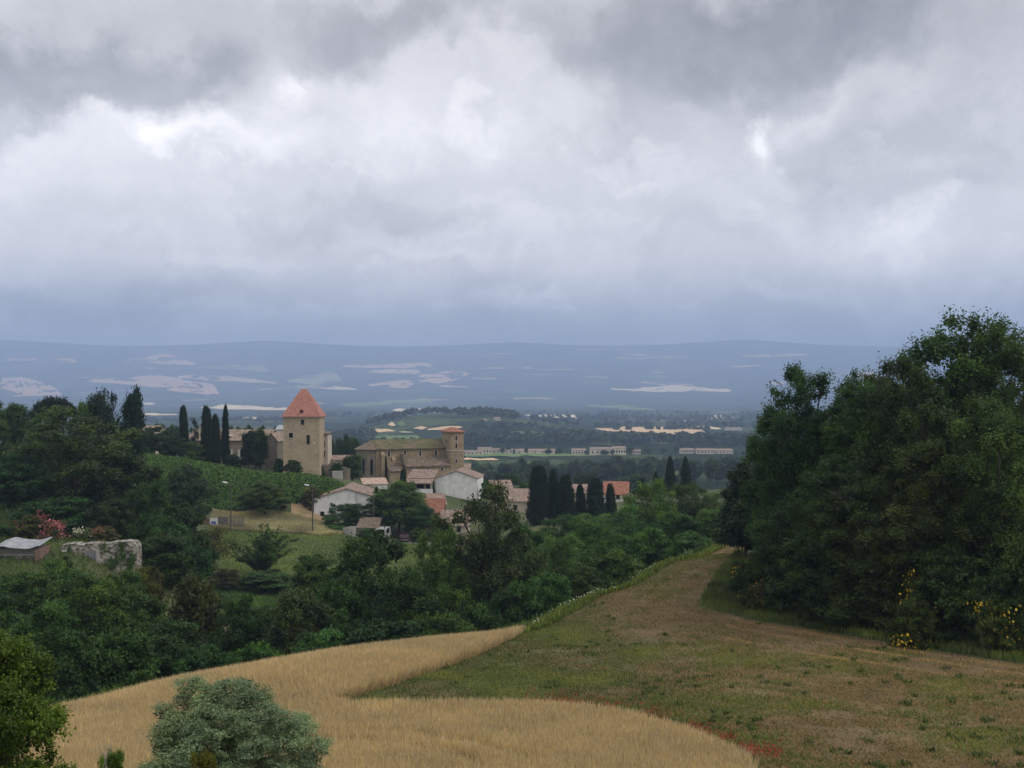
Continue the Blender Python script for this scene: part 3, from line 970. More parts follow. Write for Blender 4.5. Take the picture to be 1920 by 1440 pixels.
def billow(seed, n, base=0.1, r=(0.06, 0.11), rx=0.40, top=0.0, gap=0.55, core=0.55, zs=1.0):
    """many small leafy boughs spread over an uneven crown, with hollows between them"""
    rg = random.Random(seed)
    zc, hz = (1 + base) / 2, (1 - base) / 2
    L = [(0, 0, zc, rx * core, rx * core, hz * core)]
    ph = [rg.uniform(0, 6.28) for _ in range(4)]
    P = []
    for i in range(n):
        best, bd = None, -1
        for _ in range(6):
            a, u = rg.uniform(0, 6.283), rg.uniform(-0.8, 1.0)
            m_ = 1 + 0.16 * math.sin(2 * a + ph[0] + 2 * u) + 0.13 * math.sin(3 * a + ph[1] - 3 * u) + 0.10 * math.sin(5 * u + ph[2] + a)
            f = m_ * (1.0 if rg.random() < 0.7 else rg.uniform(gap, 0.95))
            q = math.sqrt(max(0.0, 1 - u * u)) * (1 - top * max(0, u))
            p = Vector((math.cos(a) * q * rx * f, math.sin(a) * q * rx * f, zc + u * hz * 0.93 * (0.5 + 0.5 * f)))
            d = min([(p - o).length for o in P] or [1])
            if d > bd:
                best, bd = p, d
        P.append(best)
        rr = rg.uniform(*r)
        L.append((best.x, best.y, best.z, rr, rr, rr * rg.uniform(0.6, 0.85) * zs))
    return L


def trunk_mesh(name, seed, lobes, r0=0.03, fork=0.3, limbs=6, m='bark', top=0.8):
    rg = random.Random(seed)
    mb = MB()
    pts, rad = [], []
    bx, by = rg.uniform(-0.04, 0.04), rg.uniform(-0.04, 0.04)
    for i in range(7):
        t = i / 6
        pts.append((bx * t * t * 2 + rg.uniform(-.006, .006), by * t * t * 2, t * top - 0.02))
        rad.append(r0 * (1.25 if i == 0 else 1) * (1 - 0.8 * t))
    mb.tube(pts, rad, 7)
    ls = list(lobes)
    rg.shuffle(ls)
    for L in ls[:limbs]:
        s = rg.uniform(fork * 0.8, fork * 1.6)
        s = min(s, L[2] * 0.85)
        st = Vector((bx * (s / top) ** 2 * 2, by * (s / top) ** 2 * 2, s))
        en = Vector(L[:3])
        mid = st.lerp(en, 0.5) + Vector((rg.uniform(-.03, .03), rg.uniform(-.03, .03), 0.03))
        rr = r0 * 0.55
        mb.tube([st, st.lerp(mid, 0.5), mid, mid.lerp(en, 0.5) + Vector((0, 0, .01)), en], [rr, rr * .85, rr * .65, rr * .45, rr * .2], 5)
    return mb.mesh(name, M[m])


PROTO = {}


def proto(key, crown, trunk, extra=None):
    PROTO[key] = (crown, trunk, extra)


for i in range(4):
    L = billow(100 + i, 84, 0.08, (0.05, 0.10), 0.40, 0.25, core=0.66, zs=0.62)
    proto(f'oak{i}', crown_mesh('oak_crown', 200 + i, L, 1050, 60, 0.0185, 0.022, 0.62, fill=0.07, rnd=0.7, up=0.6, asp_z=1.8, low=-0.05), trunk_mesh('oak_trunk', 300 + i, L, 0.028, 0.25, 16))
for i in range(5):
    L = billow(110 + i, 62, 0.10, (0.06, 0.115), 0.40, 0.2, zs=0.85)
    proto(f'broad{i}', crown_mesh('broad_crown', 210 + i, L, 640, 54, 0.026, 0.026, 0.6, fill=0.07, rnd=0.7, up=0.6, low=-0.05), trunk_mesh('broad_trunk', 310 + i, L, 0.024, 0.28, 12))
for i in range(3):
    L = billow(120 + i, 58, 0.18, (0.05, 0.10), 0.41, 0.1, gap=0.4, core=0.4, zs=0.75)
    proto(f'airy{i}', crown_mesh('airy_crown', 220 + i, L, 520, 46, 0.026, 0.027, 0.5, fill=0.03, rnd=0.85, up=0.75, low=-0.05), trunk_mesh('airy_trunk', 320 + i, L, 0.02, 0.35, 18))
for i in range(4):
    L = billow(130 + i, 46, -0.1, (0.07, 0.14), 0.38, 0.1, zs=0.95)
    proto(f'bush{i}', crown_mesh('bush_foliage', 230 + i, L, 480, 48, 0.034, 0.032, 0.6, fill=0.08, low=-0.1, rnd=0.75, up=0.6, asp_z=0.9), trunk_mesh('bush_stem', 330 + i, L, 0.02, 0.1, 8, top=0.6))


def cypress(key, seed, pw=0.55, flare=5.0):
    rng = np.random.default_rng(seed)
    n, per = 330, 30
    t = rng.random(n) ** 0.9
    prof = lambda t: 0.5 * np.clip(1 - t, 0, 1) ** pw * np.clip(0.62 + t * flare * 0.4, 0, 1)
    a = rng.uniform(0, 2 * math.pi, n)
    rr = prof(t) * rng.uniform(0.82, 1.02, n)
    p = np.stack([np.cos(a) * rr, np.sin(a) * rr, 0.03 + t * 0.95], 1)
    ct = rng.random(n)
    C = np.repeat(p, per, 0) + rng.normal(size=(n * per, 3)) * np.array([0.045, 0.045, 0.022])
    O = np.repeat(np.stack([np.cos(a), np.sin(a), 0 * a + 0.25], 1), per, 0)
    N = unit(O + rng.normal(size=O.shape) * 0.6)
    nf = 2500
    tf = rng.random(nf); af = rng.uniform(0, 6.283, nf); rf = prof(tf) * rng.random(nf) ** 0.5 * 0.85
    C = np.vstack([C, np.stack([np.cos(af) * rf, np.sin(af) * rf, 0.03 + tf * 0.93], 1)])
    N = np.vstack([N, unit(np.stack([np.cos(af), np.sin(af), 0 * af], 1) + rng.normal(size=(nf, 3)) * 0.4)])
    T = np.concatenate([np.repeat(ct, per) * 0.6 + rng.random(n * per) * 0.4, rng.random(nf) * 0.4])  # filler leaves inside get a darker tint for the crown's inner shade
    sc = np.array([1, 1, 1.0])
    V = leaf_quads(rng, C, N, np.concatenate([np.full(n * per, 0.045), np.full(nf, 0.09)]), 0.5, np.array([0, 0, 1.0]), 0.35)
    V[:, 2] = V[:, 2] / np.percentile(V[:, 2], 99.95)
    tr = MB().tube([(0, 0, -0.02), (0, 0, 0.3), (0.01, 0, 0.8)], [0.07, 0.05, 0.015], 6).mesh('cypress_trunk', M['bark'])
    proto(key, np_mesh('cypress_crown', V, 4, T, M['needle']), tr)


cypress('cyp0', 41, 0.42); cypress('cyp1', 42, 0.30); cypress('cyp2', 43, 0.6)
for i in range(2):      # poplar-like upright tree
    L = [(0, 0, 0.55, 0.3, 0.3, 0.42)] + [(math.cos(j * 2.4) * 0.2, math.sin(j * 2.4) * 0.2, 0.2 + j * 0.075, 0.2 - j * 0.008, 0.2 - j * 0.008, 0.13) for j in range(10)]
    proto(f'upright{i}', crown_mesh('upright_crown', 240 + i, L, 230, 36, 0.05, 0.05, 0.55, fill=0.12), trunk_mesh('upright_trunk', 340 + i, L, 0.03, 0.15, 4))
for i in range(4):      # cheap tree for the plain
    L = tree_lobes(150 + i, 9, 0.1, (0.15, 0.25))
    proto(f'plain{i}', crown_mesh('plain_crown', 250 + i, L, 90, 16, 0.10, 0.06, 0.7, fill=0.2), trunk_mesh('plain_trunk', 350 + i, L, 0.03, 0.2, 2))
# umbrella pine: flat plates of needles on a bare leaning trunk
L = [(0, 0, 0.84, 0.34, 0.34, 0.12), (-0.25, 0, 0.74, 0.22, 0.2, 0.07), (0.26, 0.05, 0.78, 0.2, 0.2, 0.09), (0.05, 0.25, 0.8, 0.2, 0.2, 0.08), (0, -0.25, 0.8, 0.22, 0.2, 0.08), (-0.36, 0, 0.66, 0.12, 0.1, 0.04)]
proto('umbrella', crown_mesh('umbrella_crown', 261, L, 220, 36, 0.045, 0.035, 0.5, 'needle', fill=0.1), trunk_mesh('umbrella_trunk', 361, L, 0.028, 0.45, 6))
# cedar: ragged horizontal tiers round a mast
L = []
rg = random.Random(9)
for j in range(15):
    t = j / 14
    a = j * 2.3
    rr = 0.36 * (1 - t) ** 0.5 + 0.08
    L.append((math.cos(a) * rr * 0.55, math.sin(a) * rr * 0.55, 0.16 + t * 0.78, rr * 0.62, rr * 0.62, 0.06 + 0.02 * rg.random()))
proto('cedar', crown_mesh('cedar_crown', 262, L, 330, 40, 0.045, 0.035, 0.5, 'needle', fill=0.2), trunk_mesh('cedar_trunk', 362, L, 0.028, 0.3, 8))
L = [(math.cos(j * 2.3) * 0.22, math.sin(j * 2.3) * 0.22, 0.5 + j * 0.075, 0.28 - 0.02 * j, 0.28 - 0.02 * j, 0.035) for j in range(7)]
proto('thinpine', crown_mesh('thinpine_crown', 263, L, 70, 26, 0.06, 0.04, 0.5, 'needle', fill=0.0), trunk_mesh('thinpine_trunk', 363, L, 0.02, 0.4, 7, top=0.97))
# grey-green olive-like tree of the foreground, many small upright sprays
L = billow(160, 110, -0.05, (0.055, 0.10), 0.39, 0.15, core=0.8, zs=1.25)
L += [(-0.05, 0.0, 0.93, 0.08, 0.08, 0.10), (0.10, -0.02, 0.90, 0.08, 0.08, 0.10), (-0.30, -0.1, 0.70, 0.10, 0.10, 0.13), (0.44, -0.1, 0.42, 0.08, 0.08, 0.10)]
proto('olive', crown_mesh('olive_crown', 265, L, 1700, 88, 0.0150, 0.017, 0.33, 'olive_leaf', low=-0.2, fill=0.16, up=0.35, along=(0, 0, 1), ajit=0.9), trunk_mesh('olive_trunk', 365, L, 0.03, 0.15, 8))
L = billow(170, 80, 0.02, (0.05, 0.10), 0.41, 0.3)
proto('limey', crown_mesh('limey_crown', 266, L, 1000, 56, 0.021, 0.022, 0.6, fill=0.06, up=0.8, rnd=0.75, low=-0.05), trunk_mesh('limey_trunk', 366, L, 0.022, 0.2, 8))
# fig-like shrub: arching leafy wands from one foot
rng = np.random.default_rng(77)
mb = MB()
Cs, Ns, Al = [], [], []
for j in range(46):
    a = rng.uniform(0, 6.283); lean = rng.uniform(0.15, 1.25); ln = rng.uniform(0.55, 0.95)
    pts = []
    for k in range(9):
        t = k / 8
        th = lean * (0.35 + 0.65 * t)
        r_ = ln * t
        pts.append((math.cos(a) * r_ * math.sin(th) * 0.62, math.sin(a) * r_ * math.sin(th) * 0.62, 0.02 + r_ * math.cos(th * 0.85)))
    mb.tube(pts, [0.012 * (1 - 0.8 * k / 8) for k in range(9)], 4)
    P = np.array(pts)
    tt = rng.uniform(0.25, 1.02, 130)
    q = np.stack([np.interp(tt, np.linspace(0, 1, 9), P[:, c]) for c in range(3)], 1) + rng.normal(size=(130, 3)) * 0.017
    Cs.append(q); Ns.append(unit(rng.normal(size=(130, 3)) * 0.7 + np.array([0, 0, 0.8])))
    Al.append(np.repeat([P[-1] - P[3]], 130, 0))
C = np.vstack(Cs); N = np.vstack(Ns); A = unit(np.vstack(Al))
V = leaf_quads(rng, C, N, np.full(len(C), 0.05), 0.4, A, 0.5)
zt = np.percentile(V[:, 2], 99.8); V[:, 2] /= zt; V[:, :2] *= 0.5 / np.percentile(np.abs(V[:, :2]), 99.5)
proto('wand', np_mesh('wand_foliage', V, 4, rng.random(len(C)), M['leaf']), mb.mesh('wand_stem', M['bark']))
# sparse orchard tree
L = tree_lobes(180, 9, 0.3, (0.12, 0.2))
proto('orchard', crown_mesh('orchard_crown', 268, L, 120, 26, 0.045, 0.055, 0.5, fill=0.0, rnd=1.1), trunk_mesh('orchard_trunk', 368, L, 0.035, 0.3, 9))


def twigs(seed, n, length, spread, r0):
    """bare branching twigs, unit height"""
    rg = random.Random(seed)
    mb = MB()
    def grow(p, d, ln, r, depth):
        pts = [p]
        for k in range(4):
            d = (d + Vector((rg.uniform(-.3, .3), rg.uniform(-.3, .3), rg.uniform(-.12, .2)))).normalized()
            pts.append(pts[-1] + d * ln / 4)
        mb.tube(pts, [r * (1 - 0.18 * k) for k in range(5)], 4)
        if depth:
            for k in range(3):
                grow(pts[rg.randint(2, 4)], (d + Vector((rg.uniform(-spread, spread), rg.uniform(-spread, spread), rg.uniform(-.2, .5)))).normalized(), ln * 0.6, r * 0.55, depth - 1)
    for j in range(n):
        a = rg.uniform(0, 6.28)
        grow(Vector((0, 0, 0)), Vector((math.cos(a) * spread * .6, math.sin(a) * spread * .6, 1)).normalized(), length, r0, 2)
    return mb


def plant(key, name, px, Y, top, wpx, tint, label, cat='tree', group=None, rz=None, parts=('crown', 'trunk'), base=None, sink=0.25):
    x = (px - CX) / F * Y
    z = gz(x, Y) if base is None else (HY - base) / F * Y
    h = (HY - top) / F * Y - z
    wd = wpx / F * Y
    cr, tr, _ = PROTO[key]
    rz = random.Random(int(px * 31 + top * 17)).uniform(0, 6.28) if rz is None else rz
    o = empty(name, (x, Y, z - sink), rz, (wd, wd, max(h + sink, 0.5)))
    rl = random.Random(int(px * 3 + Y * 5))
    o.rotation_euler = (R(rl.uniform(-2.5, 2.5)), R(rl.uniform(-2.5, 2.5)), rz)
    c = link(bpy.data.objects.new(parts[0], cr), o)
    rt = random.Random(int(px * 13 + top * 7 + Y))
    kk_ = rt.uniform(0.75, 1.28)
    c.color = (tint[0] * kk_ * rt.uniform(0.85, 1.22), tint[1] * kk_, tint[2] * kk_ * rt.uniform(0.8, 1.15), 1)
    if tr is not None:
        link(bpy.data.objects.new(parts[1], tr), o)
    return tag(o, label, cat, group)


DK, MD, LT, YG = (0.029, 0.064, 0.022), (0.042, 0.088, 0.025), (0.057, 0.110, 0.026), (0.13, 0.16, 0.02)
OK_, CY, BL = (0.037, 0.064, 0.019), (0.011, 0.027, 0.011), (0.024, 0.052, 0.025)
BR = (0.050, 0.058, 0.026)
SH = ('foliage', 'stem')

# ---- near plants
ol_ = plant('olive', 'olive_tree', 424, 27, 1278, 335, (0.125, 0.185, 0.098), 'large bushy grey-green olive tree in front of the wheat', 'tree', rz=0.2)
ol_.children[0].color = (0.175, 0.250, 0.132, 1)
plant('limey', 'ash_tree', -10, 25, 1190, 300, (0.075, 0.110, 0.016), 'yellow-green leafy tree cut by the lower left corner of the view', 'tree', rz=1.0)
plant('limey', 'shrub', 212, 23, 1406, 76, (0.08, 0.115, 0.025), 'small green shrub left of the olive with a bare white twig in it', 'shrub', parts=SH)
plant('limey', 'shrub', 378, 22.5, 1412, 84, (0.11, 0.13, 0.022), 'yellow-green shrub top in front of the olive tree', 'shrub', parts=SH)
tw = twigs(5, 2, 0.55, 0.5, 0.012).build('dead_twig', M['dead_wood'])
tw.location = W3(192, 1462, 22.0)
tw.scale = (0.9, 0.9, 0.9)
tag(tw, 'bare whitish dead twig standing in the small shrub', 'twig')

# ---- the oak wood on the right
G_OAK = 'oaks of the wood on the right'
for a in [('oak0', 1800, 80, 588, 330, 'tallest oak of the wood, its crown highest against the sky', OK_),
          ('oak1', 1905, 76, 612, 220, 'oak just right of the tallest one, cut by the edge of the view', OK_),
          ('oak2', 1506, 84, 686, 215, 'oak with a pointed top at the left shoulder of the wood', DK),
          ('oak3', 1597, 80, 702, 240, 'rounded oak between the pointed-top oak and the tallest oak', OK_),
          ('oak0', 1645, 84, 700, 250, 'oak filling the gap between the rounded oak and the tallest oak', OK_),
          ('oak1', 1478, 92, 772, 170, 'lower oak on the left slope of the wood, below the pointed-top oak', DK),
          ('oak2', 1695, 74, 672, 230, 'dense oak leaning on the left side of the tallest oak', OK_),
          ('oak3', 1462, 97, 850, 150, 'short oak at the left end of the wood above the ridge path', DK),
          ('oak0', 1870, 68, 745, 260, 'full oak in front of the tallest oak near the right edge', (0.044, 0.068, 0.02)),
          ('oak1', 1560, 76, 860, 230, 'dark oak low in the middle front of the wood', DK),
          ('oak2', 1745, 69, 830, 250, 'bushy oak in the front row under the tallest oak', (0.042, 0.064, 0.02)),
          ('oak3', 1650, 72, 905, 240, 'low spreading oak in the front row, right of the dark low oak', OK_),
          ('oak0', 1500, 83, 960, 190, 'low shaded oak behind the yellow broom of the ridge path', DK)]:
    plant(a[0], 'oak_tree', a[1], a[2], a[3], a[4], a[6], a[5], 'tree', G_OAK)
plant('cedar', 'juniper_tree', 1398, 103, 868, 112, (0.024, 0.042, 0.02), 'spreading conifer with long flat boughs at the left foot of the oak wood', 'tree')
G_US = 'bushes along the foot of the oak wood'
for i, a in enumerate([(1452, 84, 1020, 110, 'dark bush at the corner of the oak wood beside the ridge path'), (1500, 78, 1010, 150, 'rounded dark bush along the oak wood, second from the ridge path'),
                       (1590, 72, 1040, 160, 'broad bush at the foot of the dark low oak'), (1675, 69, 1060, 150, 'bush at the foot of the low spreading oak'),
                       (1790, 66, 1030, 170, 'big bush right of the yellow broom near the right edge'), (1890, 63, 1060, 160, 'bush under the full oak at the right edge'),
                       (1515, 74, 1128, 40, 'tiny round bush alone on the grass bank'), (1940, 62, 980, 160, 'tall bush cut by the right edge of the view')]):
    plant(f'bush{i % 4}', 'bush', a[0], a[1], a[2], a[3], (0.034, 0.055, 0.02), a[4], 'bush', G_US, parts=SH)


def broom(px, Y, top, wpx, label, col=(0.58, 0.42, 0.03), name='broom_shrub', amount=190, leafc=(0.042, 0.064, 0.022), cat='shrub', spot=0.15, base=None, size=0.055, group=None):
    o = plant('bush%d' % (int(px) % 4), name, px, Y, top, wpx, leafc, label, cat, group, parts=SH, base=base)
    rg = np.random.default_rng(int(px * 7 + top))
    k = 5 if amount < 400 else 16
    cs = []
    for _ in range(k):
        a = rg.uniform(0, 6.28); u = rg.uniform(0.15, 0.98)
        cs.append((math.cos(a) * 0.42 * math.sqrt(max(0.05, 1 - u * u * 0.8)), math.sin(a) * 0.42 * math.sqrt(max(0.05, 1 - u * u * 0.8)), u))
    cs = np.array(cs)
    C = cs[rg.integers(0, k, amount)] + rg.normal(size=(amount, 3)) * spot * np.array([1, 1, .7])
    N = unit(C * np.array([1, 1, 0.3]) + rg.normal(size=C.shape) * 0.6)
    me = np_mesh('blossoms', leaf_quads(rg, C * np.array([1.08, 1.08, 1.0]), N, np.full(amount, size), 0.8), 4, rg.random(amount), M['petal'])
    b = link(bpy.data.objects.new('blossoms', me), o)
    b.color = (*col, 1)
    return o


G_BR = 'yellow broom in flower'
broom(1393, 86, 1052, 56, 'yellow flowering broom at the top of the bank by the ridge path', group=G_BR)
broom(1428, 80.5, 1092, 70, 'faded broom with a few orange flowers below the ridge path broom', (0.4, 0.2, 0.03), group=G_BR, amount=140)
broom(1735, 67.0, 1072, 84, 'broom with yellow flowers high in front of the oaks', group=G_BR)
broom(1712, 64.6, 1122, 80, 'bright yellow broom low at the foot of the oaks', group=G_BR)
broom(1872, 61.4, 1122, 80, 'thin yellow broom near the right edge', group=G_BR, amount=160)
for (px, Y, py, s, lb) in [(1592, 71, 960, 3.6, 'bare grey dead branch sticking out of the front of the oak wood'), (1842, 60, 1210, 1.5, 'grey dead brushwood at the foot of the bank'), (1845, 79, 660, 3.2, 'dry leafless twigs at the top of the tallest oak')]:
    t_ = twigs(int(px), 3, 0.5, 0.7, 0.005).build('dead_branch', M['grey_twig'])
    t_.location = W3(px, py, Y)
    t_.scale = (s, s, s)
    tag(t_, lb, 'branch')

# ---- ravine trees behind the wheat
G_RV = 'trees of the ravine behind the wheat'
RAV = [
    ('broad0', 75, 74, 1128, 190, DK, 'dark round tree behind the wheat, nearest the left corner'),
    ('broad1', -25, 82, 1098, 190, DK, 'dark tree at the left edge behind the round ravine tree'),
    ('broad2', 165, 88, 1078, 175, MD, 'tree below the stone wall with its top level with the wall foot'),
    ('bush0', 205, 72, 1180, 170, DK, 'rounded bush at the wheat edge beside the dark round tree'),
    ('broad3', 262, 90, 1104, 150, MD, 'tree below the right end of the stone wall'),
    ('broad4', 300, 78, 1165, 190, (0.030, 0.055, 0.02), 'wide leafy tree at the wheat edge left of the grey-green olive top'),
    ('upright0', 363, 94, 1072, 110, (0.05, 0.072, 0.03), 'upright pale tree standing in front of the garden plot'),
    ('bush1', 375, 76, 1215, 130, MD, 'light green bush at the wheat edge above the olive tree'),
    ('broad0', 462, 92, 1118, 130, DK, 'dark bushy tree right of the upright pale tree'),
    ('bush2', 470, 79, 1205, 140, MD, 'light green bramble bush at the wheat edge under the dark bushy tree'),
    ('broad1', 560, 92, 1098, 185, (0.045, 0.068, 0.028), 'wide dull green tree at the wheat edge in the middle of the ravine'),
    ('bush3', 600, 84, 1180, 150, MD, 'bush at the wheat edge under the wide dull green tree'),
    ('broad2', 698, 102, 1000, 215, DK, 'large dark spreading tree, tallest on the left part of the ravine'),
    ('broad3', 640, 96, 1090, 140, DK, 'dark tree leaning against the left of the large spreading tree'),
    ('broad4', 765, 96, 1075, 170, DK, 'dark tree under the right side of the large spreading tree'),
    ('bush0', 725, 88, 1160, 190, DK, 'low bush along the wheat under the large spreading tree'),
    ('bush1', 820, 92, 1150, 140, MD, 'low bush along the wheat right of the large spreading tree'),
    ('airy0', 828, 112, 992, 135, LT, 'light green tree with a thin pale trunk beside the large spreading tree'),
    ('airy1', 908, 116, 908, 225, (0.040, 0.066, 0.022), 'tallest ravine tree, a forked dark trunk under a wide airy crown'),
    ('bush1', 70, 92, 1072, 130, (0.05, 0.088, 0.026), 'leafy bush under the right end of the tin-roofed shed'),
    ('bush2', 150, 102, 1068, 100, MD, 'bush at the foot of the left half of the stone wall'),
    ('bush0', 225, 103, 1074, 110, MD, 'bush at the foot of the right half of the stone wall'),
    ('bush3', 275, 110, 1062, 80, (0.075, 0.09, 0.035), 'dry pale bush at the right foot of the stone wall'),
    ('broad4', 15, 88, 1080, 150, MD, 'leafy tree top below the shed near the left edge'),
    ('bush2', 960, 106, 1090, 130, DK, 'dark bush at the foot of the tallest ravine tree'),
    ('bush3', 890, 104, 1130, 120, MD, 'low green bush left of the trunk of the tallest ravine tree'),
    ('bush1', 585, 140, 1040, 95, MD, 'round bush standing at the edge of the meadow'),
    ('bush0', 300, 122, 1000, 120, DK, 'dark bush just right of the stone wall'),
    ('bush2', 345, 128, 1010, 90, DK, 'second dark bush right of the stone wall'),
    ('bush3', 112, 104, 1046, 80, MD, 'green bush between the shed and the stone wall'),
    ('bush0', 15, 96, 1078, 120, (0.06, 0.085, 0.025), 'pale green bush below the tin-roofed shed'),
    ('bush1', 425, 150, 1068, 60, (0.075, 0.075, 0.035), 'low brownish bush under the orchard tree'),
    ('bush2', 640, 118, 1080, 120, MD, 'bush behind the left side of the large spreading tree'),
    ('bush3', 500, 150, 1072, 120, MD, 'low hedge bush at the foot of the wand-like fig shrub'),
]
for a in RAV:
    sh = a[0].startswith('bush')
    plant(a[0], 'bush' if sh else 'broadleaf_tree', a[1], a[2], a[3], a[4], a[5], a[6], 'bush' if sh else 'tree', G_RV, parts=SH if sh else ('crown', 'trunk'))
plant('wand', 'fig_shrub', 490, 158, 985, 118, (0.04, 0.075, 0.025), 'fig-like shrub with arching leafy wands on the meadow edge', 'shrub', parts=SH)
plant('orchard', 'orchard_tree', 392, 152, 985, 90, (0.075, 0.075, 0.035), 'sparse brownish orchard tree with a short bare trunk', 'tree')

# ---- thicket behind the ridge, right of the tallest ravine tree
G_TH = 'trees of the thicket behind the grassy ridge'
TH = [
    ('airy2', 1040, 128, 1000, 130, LT, 'light green thicket tree below the cypress row, beside the tallest ravine tree'),
    ('bush0', 1020, 108, 1075, 110, MD, 'green bush where the wheat tip meets the ridge'),
    ('airy0', 1105, 138, 975, 130, LT, 'light green thicket tree under the middle of the cypress row'),
    ('bush1', 1085, 115, 1060, 120, (0.045, 0.075, 0.025), 'rounded thicket bush low against the ridge'),
    ('airy1', 1165, 150, 948, 120, MD, 'thicket tree under the right end of the cypress row'),
    ('bush2', 1150, 126, 1030, 130, MD, 'bush in the thicket half way up the ridge'),
    ('airy2', 1215, 160, 900, 130, LT, 'tall light green thicket tree left of the pair of lone cypresses'),
    ('bush3', 1215, 138, 990, 120, LT, 'light green bush above the middle of the ridge'),
    ('airy0', 1290, 170, 905, 120, (0.046, 0.078, 0.026), 'thicket tree in front of the pair of lone cypresses'),
    ('broad0', 1270, 146, 960, 120, MD, 'rounded thicket tree close above the ridge crest'),
    ('airy1', 1350, 172, 915, 110, LT, 'light thicket tree right of the pair of lone cypresses'),
    ('broad1', 1335, 150, 955, 120, LT, 'rounded light green tree at the top of the ridge'),
    ('bush0', 1375, 132, 985, 90, LT, 'bright green bush beside the top of the ridge path'),
    ('bush1', 1000, 118, 1110, 80, DK, 'dark bush in the hollow at the tip of the wheat'),
    ('broad2', 1060, 165, 965, 120, MD, 'tree top just below the foot of the cypress row'),
    ('broad3', 985, 150, 985, 110, MD, 'tree right behind the tallest ravine tree'),
    ('airy2', 1120, 175, 962, 120, LT, 'light tree touching the foot of the broadest right-hand cypress'),
    ('bush2', 1300, 132, 1000, 110, MD, 'bush near the top of the ridge crest'),
    ('broad1', 1400, 146, 925, 100, MD, 'tree half hidden behind the spreading conifer'),
]
for a in TH:
    sh = a[0].startswith('bush')
    plant(a[0], 'bush' if sh else 'locust_tree', a[1], a[2], a[3], a[4], a[5], a[6], 'bush' if sh else 'tree', G_TH, parts=SH if sh else ('crown', 'trunk'))
plant('orchard', 'bush', 1003, 84, 1163, 40, (0.09, 0.075, 0.045), 'small dry brown bush at the tip of the wheat field', 'bush', parts=SH)

# ---- cypresses
G_CY = 'cypress row beside the village'
for k, (px, top, wp, lb) in enumerate([(1007, 872, 44, 'tallest and broadest cypress, first of the row at its left end'), (1039, 878, 29, 'slim cypress second in the row, beside the tallest'),
                                      (1064, 889, 37, 'broad cypress third in the row'), (1090, 907, 25, 'short slim cypress fourth in the row, between two broad ones'),
                                      (1117, 896, 39, 'broad round-topped cypress fifth in the row'), (1146, 906, 24, 'slim cypress at the right end of the row by the orange roof')]):
    plant(('cyp1', 'cyp0', 'cyp1', 'cyp0', 'cyp1', 'cyp0')[k], 'cypress', px, 214 + (k % 2), top, wp, CY, lb, 'tree', G_CY)
for key, px, Y, top, wp, lb in [('cyp2', 1256, 262, 855, 25, 'left one of the pair of tall lone cypresses above the thicket'), ('cyp2', 1287, 262, 856, 24, 'right one of the pair of tall lone cypresses above the thicket'),
                                ('cyp0', 1229, 262, 884, 15, 'small cypress just left of the lone pair'), ('cyp1', 1202, 258, 896, 18, 'short stubby cypress right of the orange roof'),
                                ('cyp0', 756, 243, 879, 15, 'small dark cypress in front of the church aisle'),
                                ('cyp1', 347, 246, 759, 20, 'cypress on its own left of the chateau'), ('cyp1', 390, 243, 760, 27, 'cypress with two tops in front of the chateau, left half'),
                                ('cyp0', 405, 244, 776, 24, 'cypress joined to the right of the two-topped chateau cypress'), ('cyp0', 422, 246, 757, 17, 'slim tall cypress nearest the chateau windows')]:
    plant(key, 'cypress', px, Y, top, wp, CY, lb, 'tree', 'cypresses about the village')
plant('thinpine', 'pine_tree', 366, 246, 782, 20, CY, 'thin ragged pine between the cypresses left of the chateau', 'tree')

